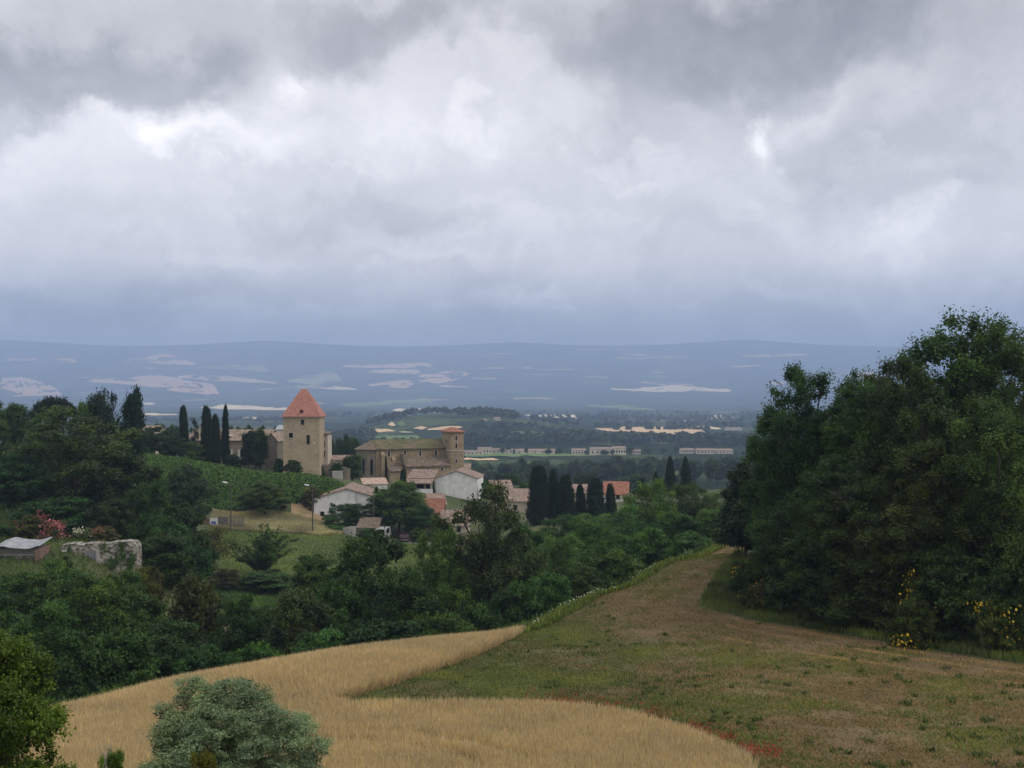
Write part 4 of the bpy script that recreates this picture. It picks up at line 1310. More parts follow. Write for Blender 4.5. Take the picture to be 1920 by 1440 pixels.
# ---- trees about the chateau and on the left hill
G_LH = 'trees of the left hillside'
LH = [
    ('upright0', 'cedar_tree', 242, 205, 724, 46, CY, 'tall dark conifer, highest of the left hillside'),
    ('thinpine', 'pine_tree', 212, 208, 725, 30, CY, 'thin pine with a tufted top beside the tall dark conifer'),
    ('upright1', 'cedar_tree', 186, 200, 733, 62, (0.018, 0.036, 0.018), 'broad dark conifer left of the thin pine'),
    ('umbrella', 'umbrella_pine', 100, 205, 743, 74, (0.022, 0.042, 0.02), 'umbrella pine with a flat top on the left skyline'),
    ('broad0', 'broadleaf_tree', 152, 195, 754, 50, MD, 'green tree between the umbrella pine and the broad conifer'),
    ('broad1', 'broadleaf_tree', 30, 190, 757, 110, (0.055, 0.088, 0.028), 'pale green tree on the left skyline'),
    ('broad2', 'broadleaf_tree', -20, 180, 742, 90, (0.055, 0.09, 0.028), 'tree cut by the left edge on the skyline'),
    ('broad3', 'broadleaf_tree', 75, 185, 774, 80, MD, 'tree below the umbrella pine on the left skyline'),
    ('airy1', 'broadleaf_tree', 140, 148, 762, 250, (0.034, 0.056, 0.019), 'huge domed tree with a dark forked trunk above the stone wall'),
    ('broad4', 'broadleaf_tree', 235, 150, 845, 170, (0.028, 0.05, 0.02), 'dark dense tree on the right flank of the huge domed tree'),
    ('broad0', 'broadleaf_tree', 20, 142, 850, 150, DK, 'dark tree at the left edge below the skyline'),
    ('broad1', 'broadleaf_tree', 275, 138, 905, 130, DK, 'dark tree above the right end of the stone wall'),
    ('broad2', 'broadleaf_tree', 352, 178, 872, 100, BL, 'round bluish-green tree at the corner of the vineyard'),
    ('broad3', 'broadleaf_tree', 200, 134, 935, 120, (0.026, 0.046, 0.018), 'dark tree right behind the flowering bushes of the wall'),
    ('bush2', 'bush', 70, 170, 880, 130, MD, 'bush seen behind the trunk of the huge domed tree, on its left'), ('bush3', 'bush', 150, 168, 890, 130, (0.05, 0.085, 0.025), 'lighter bush seen behind the trunk of the huge domed tree, on its right'),
    ('bush0', 'bush', 95, 132, 935, 150, DK, 'dark undergrowth bush at the foot of the huge domed tree'),
    ('bush1', 'bush', 345, 140, 945, 110, (0.035, 0.055, 0.02), 'bush below the round bluish tree'),
    ('bush2', 'bush', 310, 132, 965, 110, DK, 'dark bush above the white pipe'),
    ('bush3', 'bush', 10, 128, 985, 60, MD, 'green bush behind the tin-roofed shed'),
    ('bush1', 'bush', 5, 150, 935, 130, DK, 'dark bush at the left edge behind the shed'),
    ('broad4', 'broadleaf_tree', 215, 215, 790, 80, MD, 'green tree under the thin pine'),
]
for a in LH:
    sh = a[0].startswith('bush')
    plant(a[0], a[1], a[2], a[3], a[4], a[5], a[6], a[7], 'bush' if sh else 'tree', G_LH, parts=SH if sh else ('crown', 'trunk'))
VL = [
    ('broad0', 'broadleaf_tree', 290, 243, 800, 70, (0.03, 0.052, 0.02), 'dark green tree behind the top of the vineyard, left of the lone cypress'),
    ('bush0', 'bush', 325, 241, 818, 60, DK, 'dark bush under the lone cypress'),
    ('bush1', 'bush', 268, 240, 822, 50, DK, 'dark bush at the top left corner of the vineyard'),
    ('bush2', 'bush', 360, 240, 828, 50, MD, 'bush at the foot of the thin ragged pine'),
    ('bush3', 'bush', 437, 240, 852, 34, DK, 'bush under the chateau shutters'),
    ('upright0', 'broadleaf_tree', 466, 243, 806, 28, (0.022, 0.042, 0.02), 'left one of the twin dark trees in front of the chateau'),
    ('upright1', 'broadleaf_tree', 489, 242, 803, 36, (0.022, 0.042, 0.02), 'right one of the twin dark trees in front of the chateau'),
    ('bush0', 'bush', 525, 239, 860, 26, DK, 'dark bush against the left corner of the square tower'),
    ('broad1', 'broadleaf_tree', 550, 231, 862, 42, (0.06, 0.085, 0.028), 'small round tree at the foot of the square tower'),
    ('broad3', 'bush', 498, 207, 902, 100, (0.042, 0.076, 0.026), 'large round bush on the edge of the vineyard'),
    ('bush2', 'bush', 585, 214, 912, 40, (0.07, 0.085, 0.035), 'pale bush on the earth bank behind the second street lamp'),
    ('upright1', 'broadleaf_tree', 661, 246, 852, 42, (0.035, 0.062, 0.034), 'bluish upright tree in front of the church apse'),
    ('broad1', 'bush', 658, 206, 943, 100, MD, 'round dark green tree-bush in front of the white gabled house'),
    ('broad0', 'broadleaf_tree', 748, 208, 902, 125, MD, 'green tree between the white gabled house and the barn'),
    ('broad2', 'broadleaf_tree', 795, 203, 950, 80, DK, 'dark tree behind the parked car'),
    ('bush0', 'bush', 686, 196.5, 990, 30, MD, 'little bush in front of the tiled shed'),
    ('bush1', 'bush', 625, 200, 985, 50, LT, 'low bush at the corner of the white gabled house'),
    ('bush2', 'bush', 785, 197.5, 990, 36, LT, 'low bush right of the parked car'),
    ('broad3', 'broadleaf_tree', 912, 250, 900, 28, MD, 'small round tree at the right corner of the barn'),
    ('broad4', 'broadleaf_tree', 962, 275, 888, 28, (0.05, 0.085, 0.028), 'small round tree behind the tan roofs'),
    ('bush3', 'bush', 985, 268, 905, 30, MD, 'bush left of the tallest cypress of the row'),
    ('broad0', 'broadleaf_tree', 1105, 330, 890, 44, BL, 'bluish tree behind the cypress row'),
    ('bush0', 'bush', 600, 240, 872, 18, MD, 'small bush at the right foot of the square tower'),
    ('bush1', 'bush', 632, 240, 868, 26, DK, 'dark bush in front of the ruined walls'),
    ('bush2', 'bush', 705, 218, 912, 22, DK, 'bush behind the ridge of the white gabled house'),
    ('bush3', 'bush', 622, 214, 922, 26, MD, 'bush behind the left slope of the white gabled house'),
]
for a in VL:
    sh = a[0].startswith('bush')
    plant(a[0], a[1], a[2], a[3], a[4], a[5], a[6], a[7], 'bush' if sh else 'tree', 'trees about the village', parts=SH if sh else ('crown', 'trunk'))
G_BT = 'tree clump between tower and church'
for i, (px, top, wp) in enumerate([(622, 822, 24), (637, 820, 24), (652, 814, 22), (664, 818, 22), (676, 826, 22), (630, 834, 26), (648, 836, 26)]):
    plant('upright%d' % (i % 2), 'broadleaf_tree', px, 320 + 6 * (i % 3), top, wp, (0.028, 0.058, 0.022), 'green tree of the clump standing between the square tower and the church', 'tree', G_BT)
G_BC = 'tree tops behind the chateau roof'
for i, (px, top, wp) in enumerate([(432, 798, 26), (450, 800, 28), (470, 797, 28), (492, 798, 30), (515, 800, 26), (300, 794, 44), (330, 796, 40), (268, 794, 36)]):
    plant('broad%d' % (i % 5), 'broadleaf_tree', px, 285 + 5 * (i % 3), top, wp, (0.04, 0.066, 0.025), 'green tree whose top shows above the chateau roofline', 'tree', G_BC)

# flowering bushes on the terrace
broom(101, 122.5, 980, 36, 'bright pink oleander in full flower above the wall', (0.44, 0.16, 0.20), 'oleander', 700, (0.06, 0.08, 0.035), spot=0.17, size=0.10, base=1020)
broom(60, 123, 966, 62, 'reddish oleander bush behind the shed roof', (0.20, 0.065, 0.065), 'oleander', 200, (0.055, 0.07, 0.03), spot=0.12, size=0.07, base=1024)
broom(158, 121.5, 990, 44, 'white flowering bush on top of the stone wall', (0.72, 0.72, 0.62), 'flowering_bush', 260, (0.07, 0.10, 0.045), spot=0.14, size=0.06, base=1018)
broom(196, 122, 988, 52, 'rusty pink flowering bush on top of the stone wall', (0.27, 0.13, 0.10), 'flowering_bush', 300, (0.075, 0.075, 0.035), spot=0.13, size=0.075, base=1018)


# ---- trees on the plain
G_PL = 'tree belt on the plain beyond the village'
rg = random.Random(21)
for i in range(74):
    px = rg.uniform(872, 1420)
    Y = rg.uniform(600, 800)
    top = rg.uniform(856, 874) + (6 if px < 950 else 0) - (4 if px > 1150 else 0)
    plant('plain%d' % (i % 4), 'plain_tree', px, Y, top, rg.uniform(24, 44), rg.choice([(0.022, 0.042, 0.02), (0.03, 0.052, 0.024), (0.035, 0.055, 0.03)]),
          'dark hazy tree in the belt of trees between the village and the long pale buildings', 'tree', G_PL)
for i in range(16):
    px = rg.uniform(880, 1400)
    plant('plain%d' % (i % 4), 'plain_tree', px, rg.uniform(420, 540), rg.uniform(880, 893), rg.uniform(20, 40), (0.03, 0.055, 0.024),
          'tree at the near edge of the belt on the plain, close behind the village', 'tree', 'trees just beyond the village')
for i in range(30):
    px = rg.uniform(872, 1400)
    plant('plain%d' % (i % 4), 'plain_tree', px, rg.uniform(1080, 1180), rg.uniform(836, 844), rg.uniform(8, 18), (0.025, 0.045, 0.022),
          'small dark tree standing among the long pale buildings on the plain', 'tree', 'trees among the far buildings')


def canopy(name, label, paths, seed, leaf=4.0):
    """a far wood: many leafy tree heads in one mass. paths: (list of (px, base row or None, Y), tree height m, number, depth m)"""
    rng = np.random.default_rng(seed)
    CC, NN, TT = [], [], []
    for pts, h, n, dep in paths:
        xs = np.array([p[0] for p in pts], float); ys = np.array([p[1] for p in pts], float)
        px = rng.uniform(xs[0], xs[-1], n)
        Y = np.interp(px, xs, ys) + rng.uniform(-0.5, 0.5, n) * dep
        x = (px - CX) / F * Y
        z = ground(x, Y)
        hh = h * rng.uniform(0.65, 1.2, n)
        for i in range(n):
            d = unit(rng.normal(size=(34, 3)))
            d[:, 2] = np.abs(d[:, 2]) * 1.0 - 0.35
            r = hh[i] * np.array([0.36, 0.36, 0.5])
            CC.append(np.array([x[i], Y[i], z[i] + hh[i] * 0.5]) + d * r * rng.uniform(0.75, 1.05, (34, 1)))
            NN.append(unit(d * 0.8 + np.array([0, 0, 0.4]) + rng.normal(size=(34, 3)) * 0.5))
            TT.append(np.clip(rng.random() * 0.6 + rng.random(34) * 0.4, 0, 1))
    C = np.vstack(CC)
    V = leaf_quads(rng, C, np.vstack(NN), np.full(len(C), leaf), 0.75)
    o = link(bpy.data.objects.new(name, np_mesh(name, V, 4, np.concatenate(TT), M['leaf'])))
    o.color = (0.024, 0.042, 0.022, 1)
    return tag(o, label, 'wood', None, 'stuff')


canopy('woodland', 'long dark wood on the plain behind the pale buildings', [([(840, 1380), (1120, 1420), (1440, 1400)], 17, 420, 160)], 51, 5.0)
canopy('woodland', 'dark trees along the crest and flanks of the low hill', [
    ([(690, 1880), (830, 1930), (960, 1930)], 15, 120, 90), ([(612, 1500), (700, 1560)], 16, 80, 200), 
    ([(860, 1850), (970, 1850)], 17, 70, 60), ([(640, 1250), (860, 1260)], 14, 70, 80), ([(880, 1650), (1090, 1700)], 12, 50, 90)], 52, 5.0)
canopy('woodland', 'hazy hedgerows and copses over the far plain', [
    ([(1000, 2200), (1420, 2250)], 14, 90, 250), ([(960, 2900), (1420, 2900)], 15, 130, 500), ([(230, 2600), (540, 2700)], 14, 80, 300),
    ([(560, 3400), (1420, 3600)], 16, 160, 800), ([(1150, 2010), (1330, 2030)], 10, 22, 30)], 53, 7.0)

# ---- green cover and crops near by
def blades(name, label, cat, XY, h, wd, lean, tintc, tv, m='leaf', zoff=0.0, seed=1, tri=True):
    rng = np.random.default_rng(seed)
    n = len(XY)
    Z = ground(XY[:, 0], XY[:, 1]) + zoff
    B = np.column_stack([XY, Z - 0.03])
    a = rng.uniform(0, 6.283, n)
    ld = np.stack([np.cos(a), np.sin(a), np.zeros(n)], 1) * (lean * rng.uniform(0.3, 1.3, n))[:, None]
    hh = (h * rng.uniform(0.7, 1.15, n))[:, None]
    T = B + ld * hh + np.array([0, 0, 1.0]) * hh
    s = rng.uniform(0, 6.283, n)
    sd = np.stack([np.cos(s), np.sin(s), np.zeros(n)], 1) * (wd * 0.5 * rng.uniform(0.7, 1.3, n))[:, None]
    Mi = B * 0.45 + T * 0.55
    V = np.stack([B - sd * 0.5, Mi + sd, T, Mi - sd], 1).reshape(-1, 3)
    o = link(bpy.data.objects.new(name, np_mesh(name, V, 4, tv, M[m])))
    o.color = (*tintc, 1)
    return tag(o, label, cat, None, 'stuff')


def scatter(poly, n, seed, ydens=1.0):
    """points inside a polygon, somewhat denser close by"""
    rng = np.random.default_rng(seed)
    lo, hi = poly.min(0), poly.max(0)
    out = []
    while sum(map(len, out)) < n:
        y = np.exp(rng.uniform(math.log(max(lo[1], 20)), math.log(hi[1]), n * 2)) if ydens else rng.uniform(lo[1], hi[1], n * 2)
        x = rng.uniform(lo[0], hi[0], n * 2)
        k = inside(poly, x, y) & (np.abs(x) < y * 0.58 + 4)
        out.append(np.column_stack([x[k], y[k]]))
    return np.vstack(out)[:n]


XY = scatter(WHEAT, 560000, 61)
XY = XY[XY[:, 1] > 31]
# tramlines left by the sprayer
px = XY[:, 0] / XY[:, 1] * F + CX
tl = np.zeros(len(XY), bool)
for line in ([(560, 1392), (700, 1394), (800, 1402), (900, 1418), (1000, 1446)], [(560, 1410), (690, 1412), (780, 1422), (860, 1440), (900, 1455)]):
    lx = np.array([p[0] for p in line], float); lyv = np.array([p[1] for p in line], float)
    for qx_ in np.linspace(lx[0], lx[-1], 90):
        Yq = hit(qx_, np.interp(qx_, lx, lyv))
        xq = (qx_ - CX) / F * Yq
        tl |= (XY[:, 0] - xq) ** 2 + (XY[:, 1] - Yq) ** 2 < 0.40 ** 2
XY = XY[~tl]
rng = np.random.default_rng(62)
tv = np.clip(0.15 + 0.35 * vnoise(XY[:, 0] / 3.0, XY[:, 1] / 3.0, 31, 4) + 0.35 * vnoise(XY[:, 0] / 0.22, XY[:, 1] / 0.3, 32, 2) + 0.5 * (rng.random(len(XY)) - 0.4), 0, 1)
blades('wheat', 'ripe golden wheat standing in the field at the foot of the picture', 'wheat', XY, 0.72, 0.042, 0.42, (0.50, 0.39, 0.265), tv, 'straw', seed=63)

XY = scatter(STUBBLE, 300000, 64)
gr = greenness(XY[:, 0], XY[:, 1])
nz = vnoise(XY[:, 0] / 4.5, XY[:, 1] / 4.5, 33, 4)
nf = vnoise(XY[:, 0] / 0.8, XY[:, 1] / 0.8, 34, 3)
isg = np.random.default_rng(165).random(len(XY)) < np.clip(0.12 + 0.75 * gr + (nz - 0.5) * 2.0 + (nf - 0.5) * 1.0, 0.06, 0.95)
XG, XS = XY[isg], XY[~isg]
rng = np.random.default_rng(65)
_e = pix_poly([(1320, 1146), (1400, 1162), (1500, 1180), (1600, 1197), (1750, 1222), (1920, 1249), (2100, None, 55)])
dE = np.full(len(XY), 99.0)
for i in range(len(_e) - 1):
    a_, d_ = _e[i], _e[i + 1] - _e[i]
    u_ = np.clip(((XY - a_) @ d_) / (d_ @ d_), 0, 1)
    dE = np.minimum(dE, np.linalg.norm(XY - a_ - u_[:, None] * d_, axis=1))
dE = dE + (vnoise(XY[:, 0] / 6, XY[:, 1] / 6, 47, 2) - 0.5) * 0.8
pxs_ = XY[:, 0] / XY[:, 1] * F + CX
track = ((np.abs(dE - 0.9) < 0.4) | (np.abs(dE - 2.7) < 0.3) | (np.abs(dE - 5.6) < 0.25)) & (XY[:, 1] < 82) & (pxs_ > 1360) & (vnoise(XY[:, 0] / 2.2, XY[:, 1] / 2.2, 49, 3) + np.clip((pxs_ - 1360) / 800, 0, .2) > 0.47)
isg &= ~track
XG, XS = XY[isg], XY[~isg]
blades('grass', 'green weeds and grass over the near rise', 'grass', XG, 0.17, 0.05, 0.9, (0.105, 0.118, 0.045), np.clip(nz[isg] * 0.8 + rng.random(len(XG)) * 0.4 - 0.1, 0, 1), seed=66)
blades('stubble', 'short cut straw over the near rise', 'stubble', XS, 0.10, 0.05, 1.2, (0.30, 0.215, 0.115), np.clip(nz[~isg] * 0.8 + rng.random(len(XS)) * 0.5 - 0.2 + track[~isg] * 0.35, 0, 1.2), 'straw', seed=67)
WD = scatter(STUBBLE, 300, 171)
WD = WD[vnoise(WD[:, 0] / 7, WD[:, 1] / 7, 48, 2) > 0.45]
WD = np.repeat(WD, 22, 0) + rng.normal(size=(len(WD) * 22, 2)) * np.repeat(rng.uniform(0.05, 0.2, len(WD)), 22)[:, None]
blades('weeds', 'dark green weed tufts dotted over the stubble', 'weeds', WD, 0.26, 0.06, 0.8, (0.050, 0.078, 0.030), rng.random(len(WD)), seed=172)
BANK = pix_poly([(1310, None, 82), (1400, 1160), (1500, 1178), (1600, 1195), (1750, 1220), (1920, 1247), (2150, None, 57), (2150, None, 72), (1900, None, 68), (1700, None, 76), (1500, None, 88), (1420, None, 96), (1385, None, 108), (1340, None, 92)])
XY = scatter(BANK, 26000, 68)
blades('grass', 'long green grass on the bank under the oaks', 'grass', XY, 0.55, 0.07, 0.5, (0.085, 0.11, 0.04), np.clip(vnoise(XY[:, 0] / 3, XY[:, 1] / 3, 35, 3) * 1.2 - 0.1, 0, 1), seed=69)
EDGE = pix_poly([(985, None, 78), (1000, None, 86), (1100, None, 91.5), (1240, None, 105.5), (1385, None, 124), (1388, None, 117), (1250, None, 100), (1110, None, 86), (1010, None, 79)])
XY = scatter(EDGE, 9000, 70)
blades('grass', 'long grass along the crest of the ridge', 'grass', XY, 0.6, 0.08, 0.4, (0.11, 0.145, 0.05), np.random.default_rng(3).random(len(XY)), seed=71)
WE = []
rng = np.random.default_rng(72)
ex = np.array([-150, 80, 190, 300, 450, 600, 800, 900, 985.0]); ey = np.array([48, 54.5, 57, 60.5, 64.5, 68.5, 74.5, 77.5, 81.0])
px = rng.uniform(-60, 985, 14000)
Y = np.interp(px, ex, ey) + rng.uniform(0.3, 3.2, 14000)
XY = np.column_stack([(px - CX) / F * Y, Y])
blades('grass', 'rank grass and weeds along the far edge of the wheat', 'grass', XY, 0.85, 0.09, 0.4, (0.075, 0.115, 0.04), rng.random(14000), seed=73)
# poppies along the border of wheat and stubble
bx = np.array([620, 660, 980, 1080, 1180, 1290, 1400, 1470.0]); by_ = np.array([1318, 1331, 1331, 1336, 1350, 1380, 1425, 1438.0])
P = []
for _ in range(2600):
    k = rng.random()
    px = rng.uniform(985, 1470) if k < 0.88 else rng.uniform(618, 700)
    py = np.interp(px, bx, by_) - abs(rng.normal()) * (13 if px > 980 else 5) + 1
    if vnoise([px / 25.0], [py / 7.0], 41, 3)[0] < 0.47:
        continue
    Y = hit(px, py)
    P.append(((px - CX) / F * Y, Y))
P = np.array(P)
Z = ground(P[:, 0], P[:, 1]) + rng.uniform(0.25, 0.5, len(P))
V = leaf_quads(rng, np.column_stack([P, Z]), unit(rng.normal(size=(len(P), 3)) * 0.6 + np.array([0, -0.6, 0.6])), np.full(len(P), 0.075), 0.9)
o = link(bpy.data.objects.new('poppies', np_mesh('poppies', V, 4, rng.random(len(P)), M['petal'])))
o.color = (0.27, 0.05, 0.03, 1)
tag(o, 'red poppies along the border between wheat and stubble', 'poppies', None, 'stuff')
P = []
for (px, Y, n, s) in [(1100, 90, 60, 1.2), (1060, 88, 36, 1.0), (1080, 89, 40, 1.0), (1170, 97, 18, 1.2), (1215, 101, 18, 1.5), (1005, 81, 10, 0.4), (1240, 104, 20, 1.5), (1130, 92, 18, 0.8)]:
    for _ in range(n):
        P.append(((px - CX) / F * Y + rng.normal() * s, Y + rng.normal() * s * 0.8))
P = np.array(P)
Z = ground(P[:, 0], P[:, 1]) + rng.uniform(0.4, 0.8, len(P))
V = leaf_quads(rng, np.column_stack([P, Z]), unit(rng.normal(size=(len(P), 3)) * 0.5 + np.array([0, -0.4, 0.8])), np.full(len(P), 0.15), 0.9)
o = link(bpy.data.objects.new('white_flowers', np_mesh('white_flowers', V, 4, rng.random(len(P)), M['petal'])))
o.color = (0.34, 0.38, 0.30, 1)
tag(o, 'white umbel flowers along the crest of the ridge', 'flowers', None, 'stuff')
# vines of the vineyard in rows
rng = np.random.default_rng(80)
V2 = []
lo, hi = VINEYARD.min(0), VINEYARD.max(0)
XY = np.column_stack([rng.uniform(lo[0], hi[0], 150000), rng.uniform(lo[1], hi[1], 150000)])
u = XY[:, 0] * math.sin(R(68)) + XY[:, 1] * math.cos(R(68))
XY = XY[inside(VINEYARD, XY[:, 0], XY[:, 1]) & (np.abs((u % 2.0) - 1.0) < 0.72 + 0.5 * vnoise(XY[:, 0] / 4, XY[:, 1] / 4, 44, 3))]
Z = ground(XY[:, 0], XY[:, 1]) + rng.uniform(0.2, 0.85, len(XY))
V = leaf_quads(rng, np.column_stack([XY, Z]), unit(rng.normal(size=(len(XY), 3)) * 0.7 + np.array([0, 0, 0.8])), np.full(len(XY), 0.42), 0.7)
o = link(bpy.data.objects.new('vines', np_mesh('vines', V, 4, rng.random(len(XY)), M['leaf'])))
o.color = (0.060, 0.115, 0.036, 1)
tag(o, 'green vines in rows on the slope below the tower', 'vines', None, 'stuff')
XY = scatter(DRYGRASS, 26000, 81, 0)
blades('dry_grass', 'pale dry hay grass on the bank below the vineyard', 'grass', XY, 0.7, 0.16, 0.5, (0.42, 0.385, 0.26), np.clip(vnoise(XY[:, 0] / 5, XY[:, 1] / 5, 36, 3) * 1.3 - 0.15, 0, 1), 'straw', seed=82)
XY = scatter(MEADOW, 30000, 83, 0)
blades('grass', 'short grass of the meadow', 'grass', XY, 0.25, 0.14, 0.6, (0.10, 0.135, 0.045), np.clip(vnoise(XY[:, 0] / 6, XY[:, 1] / 6, 37, 4) * 1.3 - 0.15, 0, 1), seed=84)
XY = scatter(GREENFIELD, 16000, 85, 0)
blades('grass', 'green leaf crop of the garden plot', 'grass', XY, 0.35, 0.14, 0.6, (0.065, 0.115, 0.045), np.clip(vnoise(XY[:, 0] / 6, XY[:, 1] / 6, 38, 4) * 1.3 - 0.15, 0, 1), seed=86)
RAVF = pix_poly([(-200, None, 49), (80, None, 57), (300, None, 63), (600, None, 71), (800, None, 77), (1000, None, 88), (1150, None, 100), (1390, None, 128), (1390, None, 160), (1100, None, 190), (800, None, 160), (500, None, 135), (300, None, 112), (200, None, 96), (-200, None, 88)])
XY = scatter(RAVF, 26000, 87, 0)
blades('undergrowth', 'dark brambles and weeds on the floor of the ravine', 'undergrowth', XY, 1.3, 0.4, 0.6, (0.045, 0.072, 0.024), np.clip(vnoise(XY[:, 0] / 6, XY[:, 1] / 6, 39, 4) * 1.3 - 0.15, 0, 1), seed=88)

LTER = pix_poly([(-120, None, 86), (0, None, 96), (200, None, 98), (300, None, 112), (330, None, 125), (300, None, 134), (100, None, 134), (-120, None, 134)])
XY = scatter(LTER, 16000, 90, 0)
blades('grass', 'rough grass and weeds round the shed and the stone wall', 'grass', XY, 0.5, 0.12, 0.6, (0.075, 0.105, 0.035), np.clip(vnoise(XY[:, 0] / 3, XY[:, 1] / 3, 45, 4) * 1.5 - 0.25, 0, 1), seed=91)
LHILL = pix_poly([(-150, None, 134), (300, None, 134), (340, None, 150), (300, None, 200), (200, None, 230), (-150, None, 230)])
XY = scatter(LHILL, 16000, 92, 0)
blades('undergrowth', 'dark undergrowth beneath the trees of the left hillside', 'undergrowth', XY, 1.4, 0.5, 0.6, (0.05, 0.08, 0.026), np.clip(vnoise(XY[:, 0] / 6, XY[:, 1] / 6, 46, 4) * 1.3 - 0.15, 0, 1), seed=93)

# ------------------------------------------------------------------ buildings
def win(parent, face, u, z, w_, h_, off, fm='pale_stone', pm='dark_glass', sill=True, shutters=False, fw=0.14, ax='y', name='window'):
    """window on a wall: face -1 = wall plane at local y=off facing -y (ax 'y') or x=off facing -x / +x (ax 'x')"""
    f = MB()
    p = MB()
    def bx(mb, a0, a1, d0, d1, z0, z1):
        lo_, hi_ = sorted((off + face * d0, off + face * d1))
        if ax == 'y':
            mb.box(a0, a1, lo_, hi_, z0, z1)
        else:
            mb.box(lo_, hi_, a0, a1, z0, z1)
    for (a0, a1, z0, z1) in [(u - w_ / 2 - fw, u - w_ / 2, z, z + h_), (u + w_ / 2, u + w_ / 2 + fw, z, z + h_), (u - w_ / 2 - fw, u + w_ / 2 + fw, z + h_, z + h_ + fw), (u - w_ / 2 - fw, u + w_ / 2 + fw, z - fw, z)]:
        bx(f, a0, a1, 0.003, 0.10, z0, z1)
    fo = f.build(name, M[fm], parent)
    bx(p, u - w_ / 2, u + w_ / 2, 0.003, 0.03, z, z + h_)
    p.build('pane', M[pm], fo)
    if shutters:
        for s in (-1, 1):
            q = MB()
            bx(q, u + s * (w_ * 0.5 + 0.02) if s > 0 else u - w_ - 0.02, u + w_ + 0.02 if s > 0 else u - (w_ * 0.5 + 0.02), 0.11, 0.17, z, z + h_)
            q.build('shutter', M['white_paint'], fo)
    return fo


def gable(parent, x0, x1, y0, y1, zb, ze, zr, wm, rm, along='x', over=0.3, th=0.18, wname='wall'):
    """walls with gables and a two-slope roof; ridge along x or y"""
    wl = MB()
    if along == 'x':
        ym = (y0 + y1) / 2
        wl.prism([(y0, zb), (y1, zb), (y1, ze), (ym, zr), (y0, ze)], 'x', x0, x1)
    else:
        xm = (x0 + x1) / 2
        wl.prism([(x0, zb), (x1, zb), (x1, ze), (xm, zr), (x0, ze)], 'y', y0, y1)
    wl.build(wname, M[wm], parent)
    rf = MB()
    if along == 'x':
        a0, a1, b0, b1, bm = x0 - over, x1 + over, y0 - over, y1 + over, (y0 + y1) / 2
    else:
        a0, a1, b0, b1, bm = y0 - over, y1 + over, x0 - over, x1 + over, (x0 + x1) / 2
    k = (zr - ze) / (bm - b0 - over)
    zl = ze - k * over
    e = 0.01
    pts = [(b0, zl + e), (bm, zr + e), (b1, zl + e), (b1, zl + th), (bm, zr + th + 0.03), (b0, zl + th)]
    rf.prism(pts, along, a0, a1)
    return rf.build('roof', M[rm], parent)


def at(px, Y, zref=None):
    x = (px - CX) / F * Y
    return x, Y


# ---- the square tower with its pyramid roof
x, y = at(570.5, 240)
zb = gz(x, 236)
tw_ = empty('stone_tower', (x, y, zb), R(2.5))
hw = 4.15
ze = (HY - 781.5) / F * 236 - zb
zt = (HY - 729) / F * 240 - zb
MB().box(-hw, hw, -hw, hw, -3, ze - 0.35).build('wall', M['tower_stone'], tw_)
MB().box(-hw - .12, hw + .12, -hw - .12, hw + .12, ze - .35, ze - .08).build('cornice', M['pale_stone'], tw_)
r_ = MB()
o_ = hw + 0.42
k_ = hw * 0.62
zk = ze + (zt - ze) * 0.42
r_.add([(-o_, -o_, ze - .07), (o_, -o_, ze - .07), (o_, o_, ze - .07), (-o_, o_, ze - .07), (-o_, -o_, ze + .1), (o_, -o_, ze + .1), (o_, o_, ze + .1), (-o_, o_, ze + .1),
        (-.62, -.12, zt), (.62, -.12, zt), (.62, .12, zt), (-.62, .12, zt)],
       [(0, 3, 2, 1), (0, 1, 5, 4), (1, 2, 6, 5), (2, 3, 7, 6), (3, 0, 4, 7), (4, 5, 9, 8), (5, 6, 10, 9), (6, 7, 11, 10), (7, 4, 8, 11), (8, 9, 10, 11)])
rf = r_.build('roof', M['flat_tile'], tw_)
# little roof vent on the front slope
zv = (HY - 773) / F * 238 - zb
yv = -o_ + (zv - ze - .1) / (zt - ze - .1) * (o_ - .12)
MB().prism([(yv - .28, zv), (yv + .5, zv), (yv + .5, zv + .62), (yv - .28, zv + .42)], 'x', -.28, .28).build('roof_vent', M['void'], rf)
tpx = lambda p_: (p_ - 570.5) / F * 236
tz = lambda q_: (HY - q_) / F * 236 - zb
win(tw_, -1, tpx(572.7), tz(796), .66, 1.12, -hw, 'dark_or_shaded_stone', 'void', fw=.08)
win(tw_, -1, tpx(551.2), tz(821), .92, 1.2, -hw, 'pale_stone', 'void', fw=.13)
win(tw_, -1, tpx(583.3), tz(832), .62, 1.95, -hw, 'dark_or_shaded_stone', 'void', fw=.1)
MB().box(tpx(594.5) - .14, tpx(594.5) + .14, -hw - .05, -hw - .003, tz(831), tz(829)).build('stone_patch', M['white_paint'], tw_)
tag(tw_, 'square stone tower under a pointed red pyramid roof, beside the chateau', 'tower')

# ---- the chateau left of the tower
x, y = at(450, 256)
zb = gz(x, 250)
ch = empty('chateau', (x, y, zb), R(-2))
cz = lambda q_: (HY - q_) / F * 251 - zb
cxp = lambda p_: (p_ - 450) / F * 251
rf = gable(ch, cxp(362), cxp(514), -5, 5.5, -3, cz(826), cz(808), 'chateau_wall', 'old_tile', 'x', .35)
for p_ in (398, 440, 510):
    d_ = MB().prism([(-3.9, cz(822.5)), (-2.2, cz(822.5)), (-2.2, cz(816)), (-3.9, cz(818))], 'x', cxp(p_) - .55, cxp(p_) + .55).build('dormer', M['grey_render'], rf)
    MB().box(cxp(p_) - .33, cxp(p_) + .33, -3.95, -3.91, cz(821.8), cz(819.2)).build('pane', M['dark_glass'], d_)
for p_ in (385, 412, 440, 466, 488, 508):
    win(ch, -1, cxp(p_), cz(857), 1.05, 1.9, -5, 'pale_stone', 'dark_glass', shutters=True)
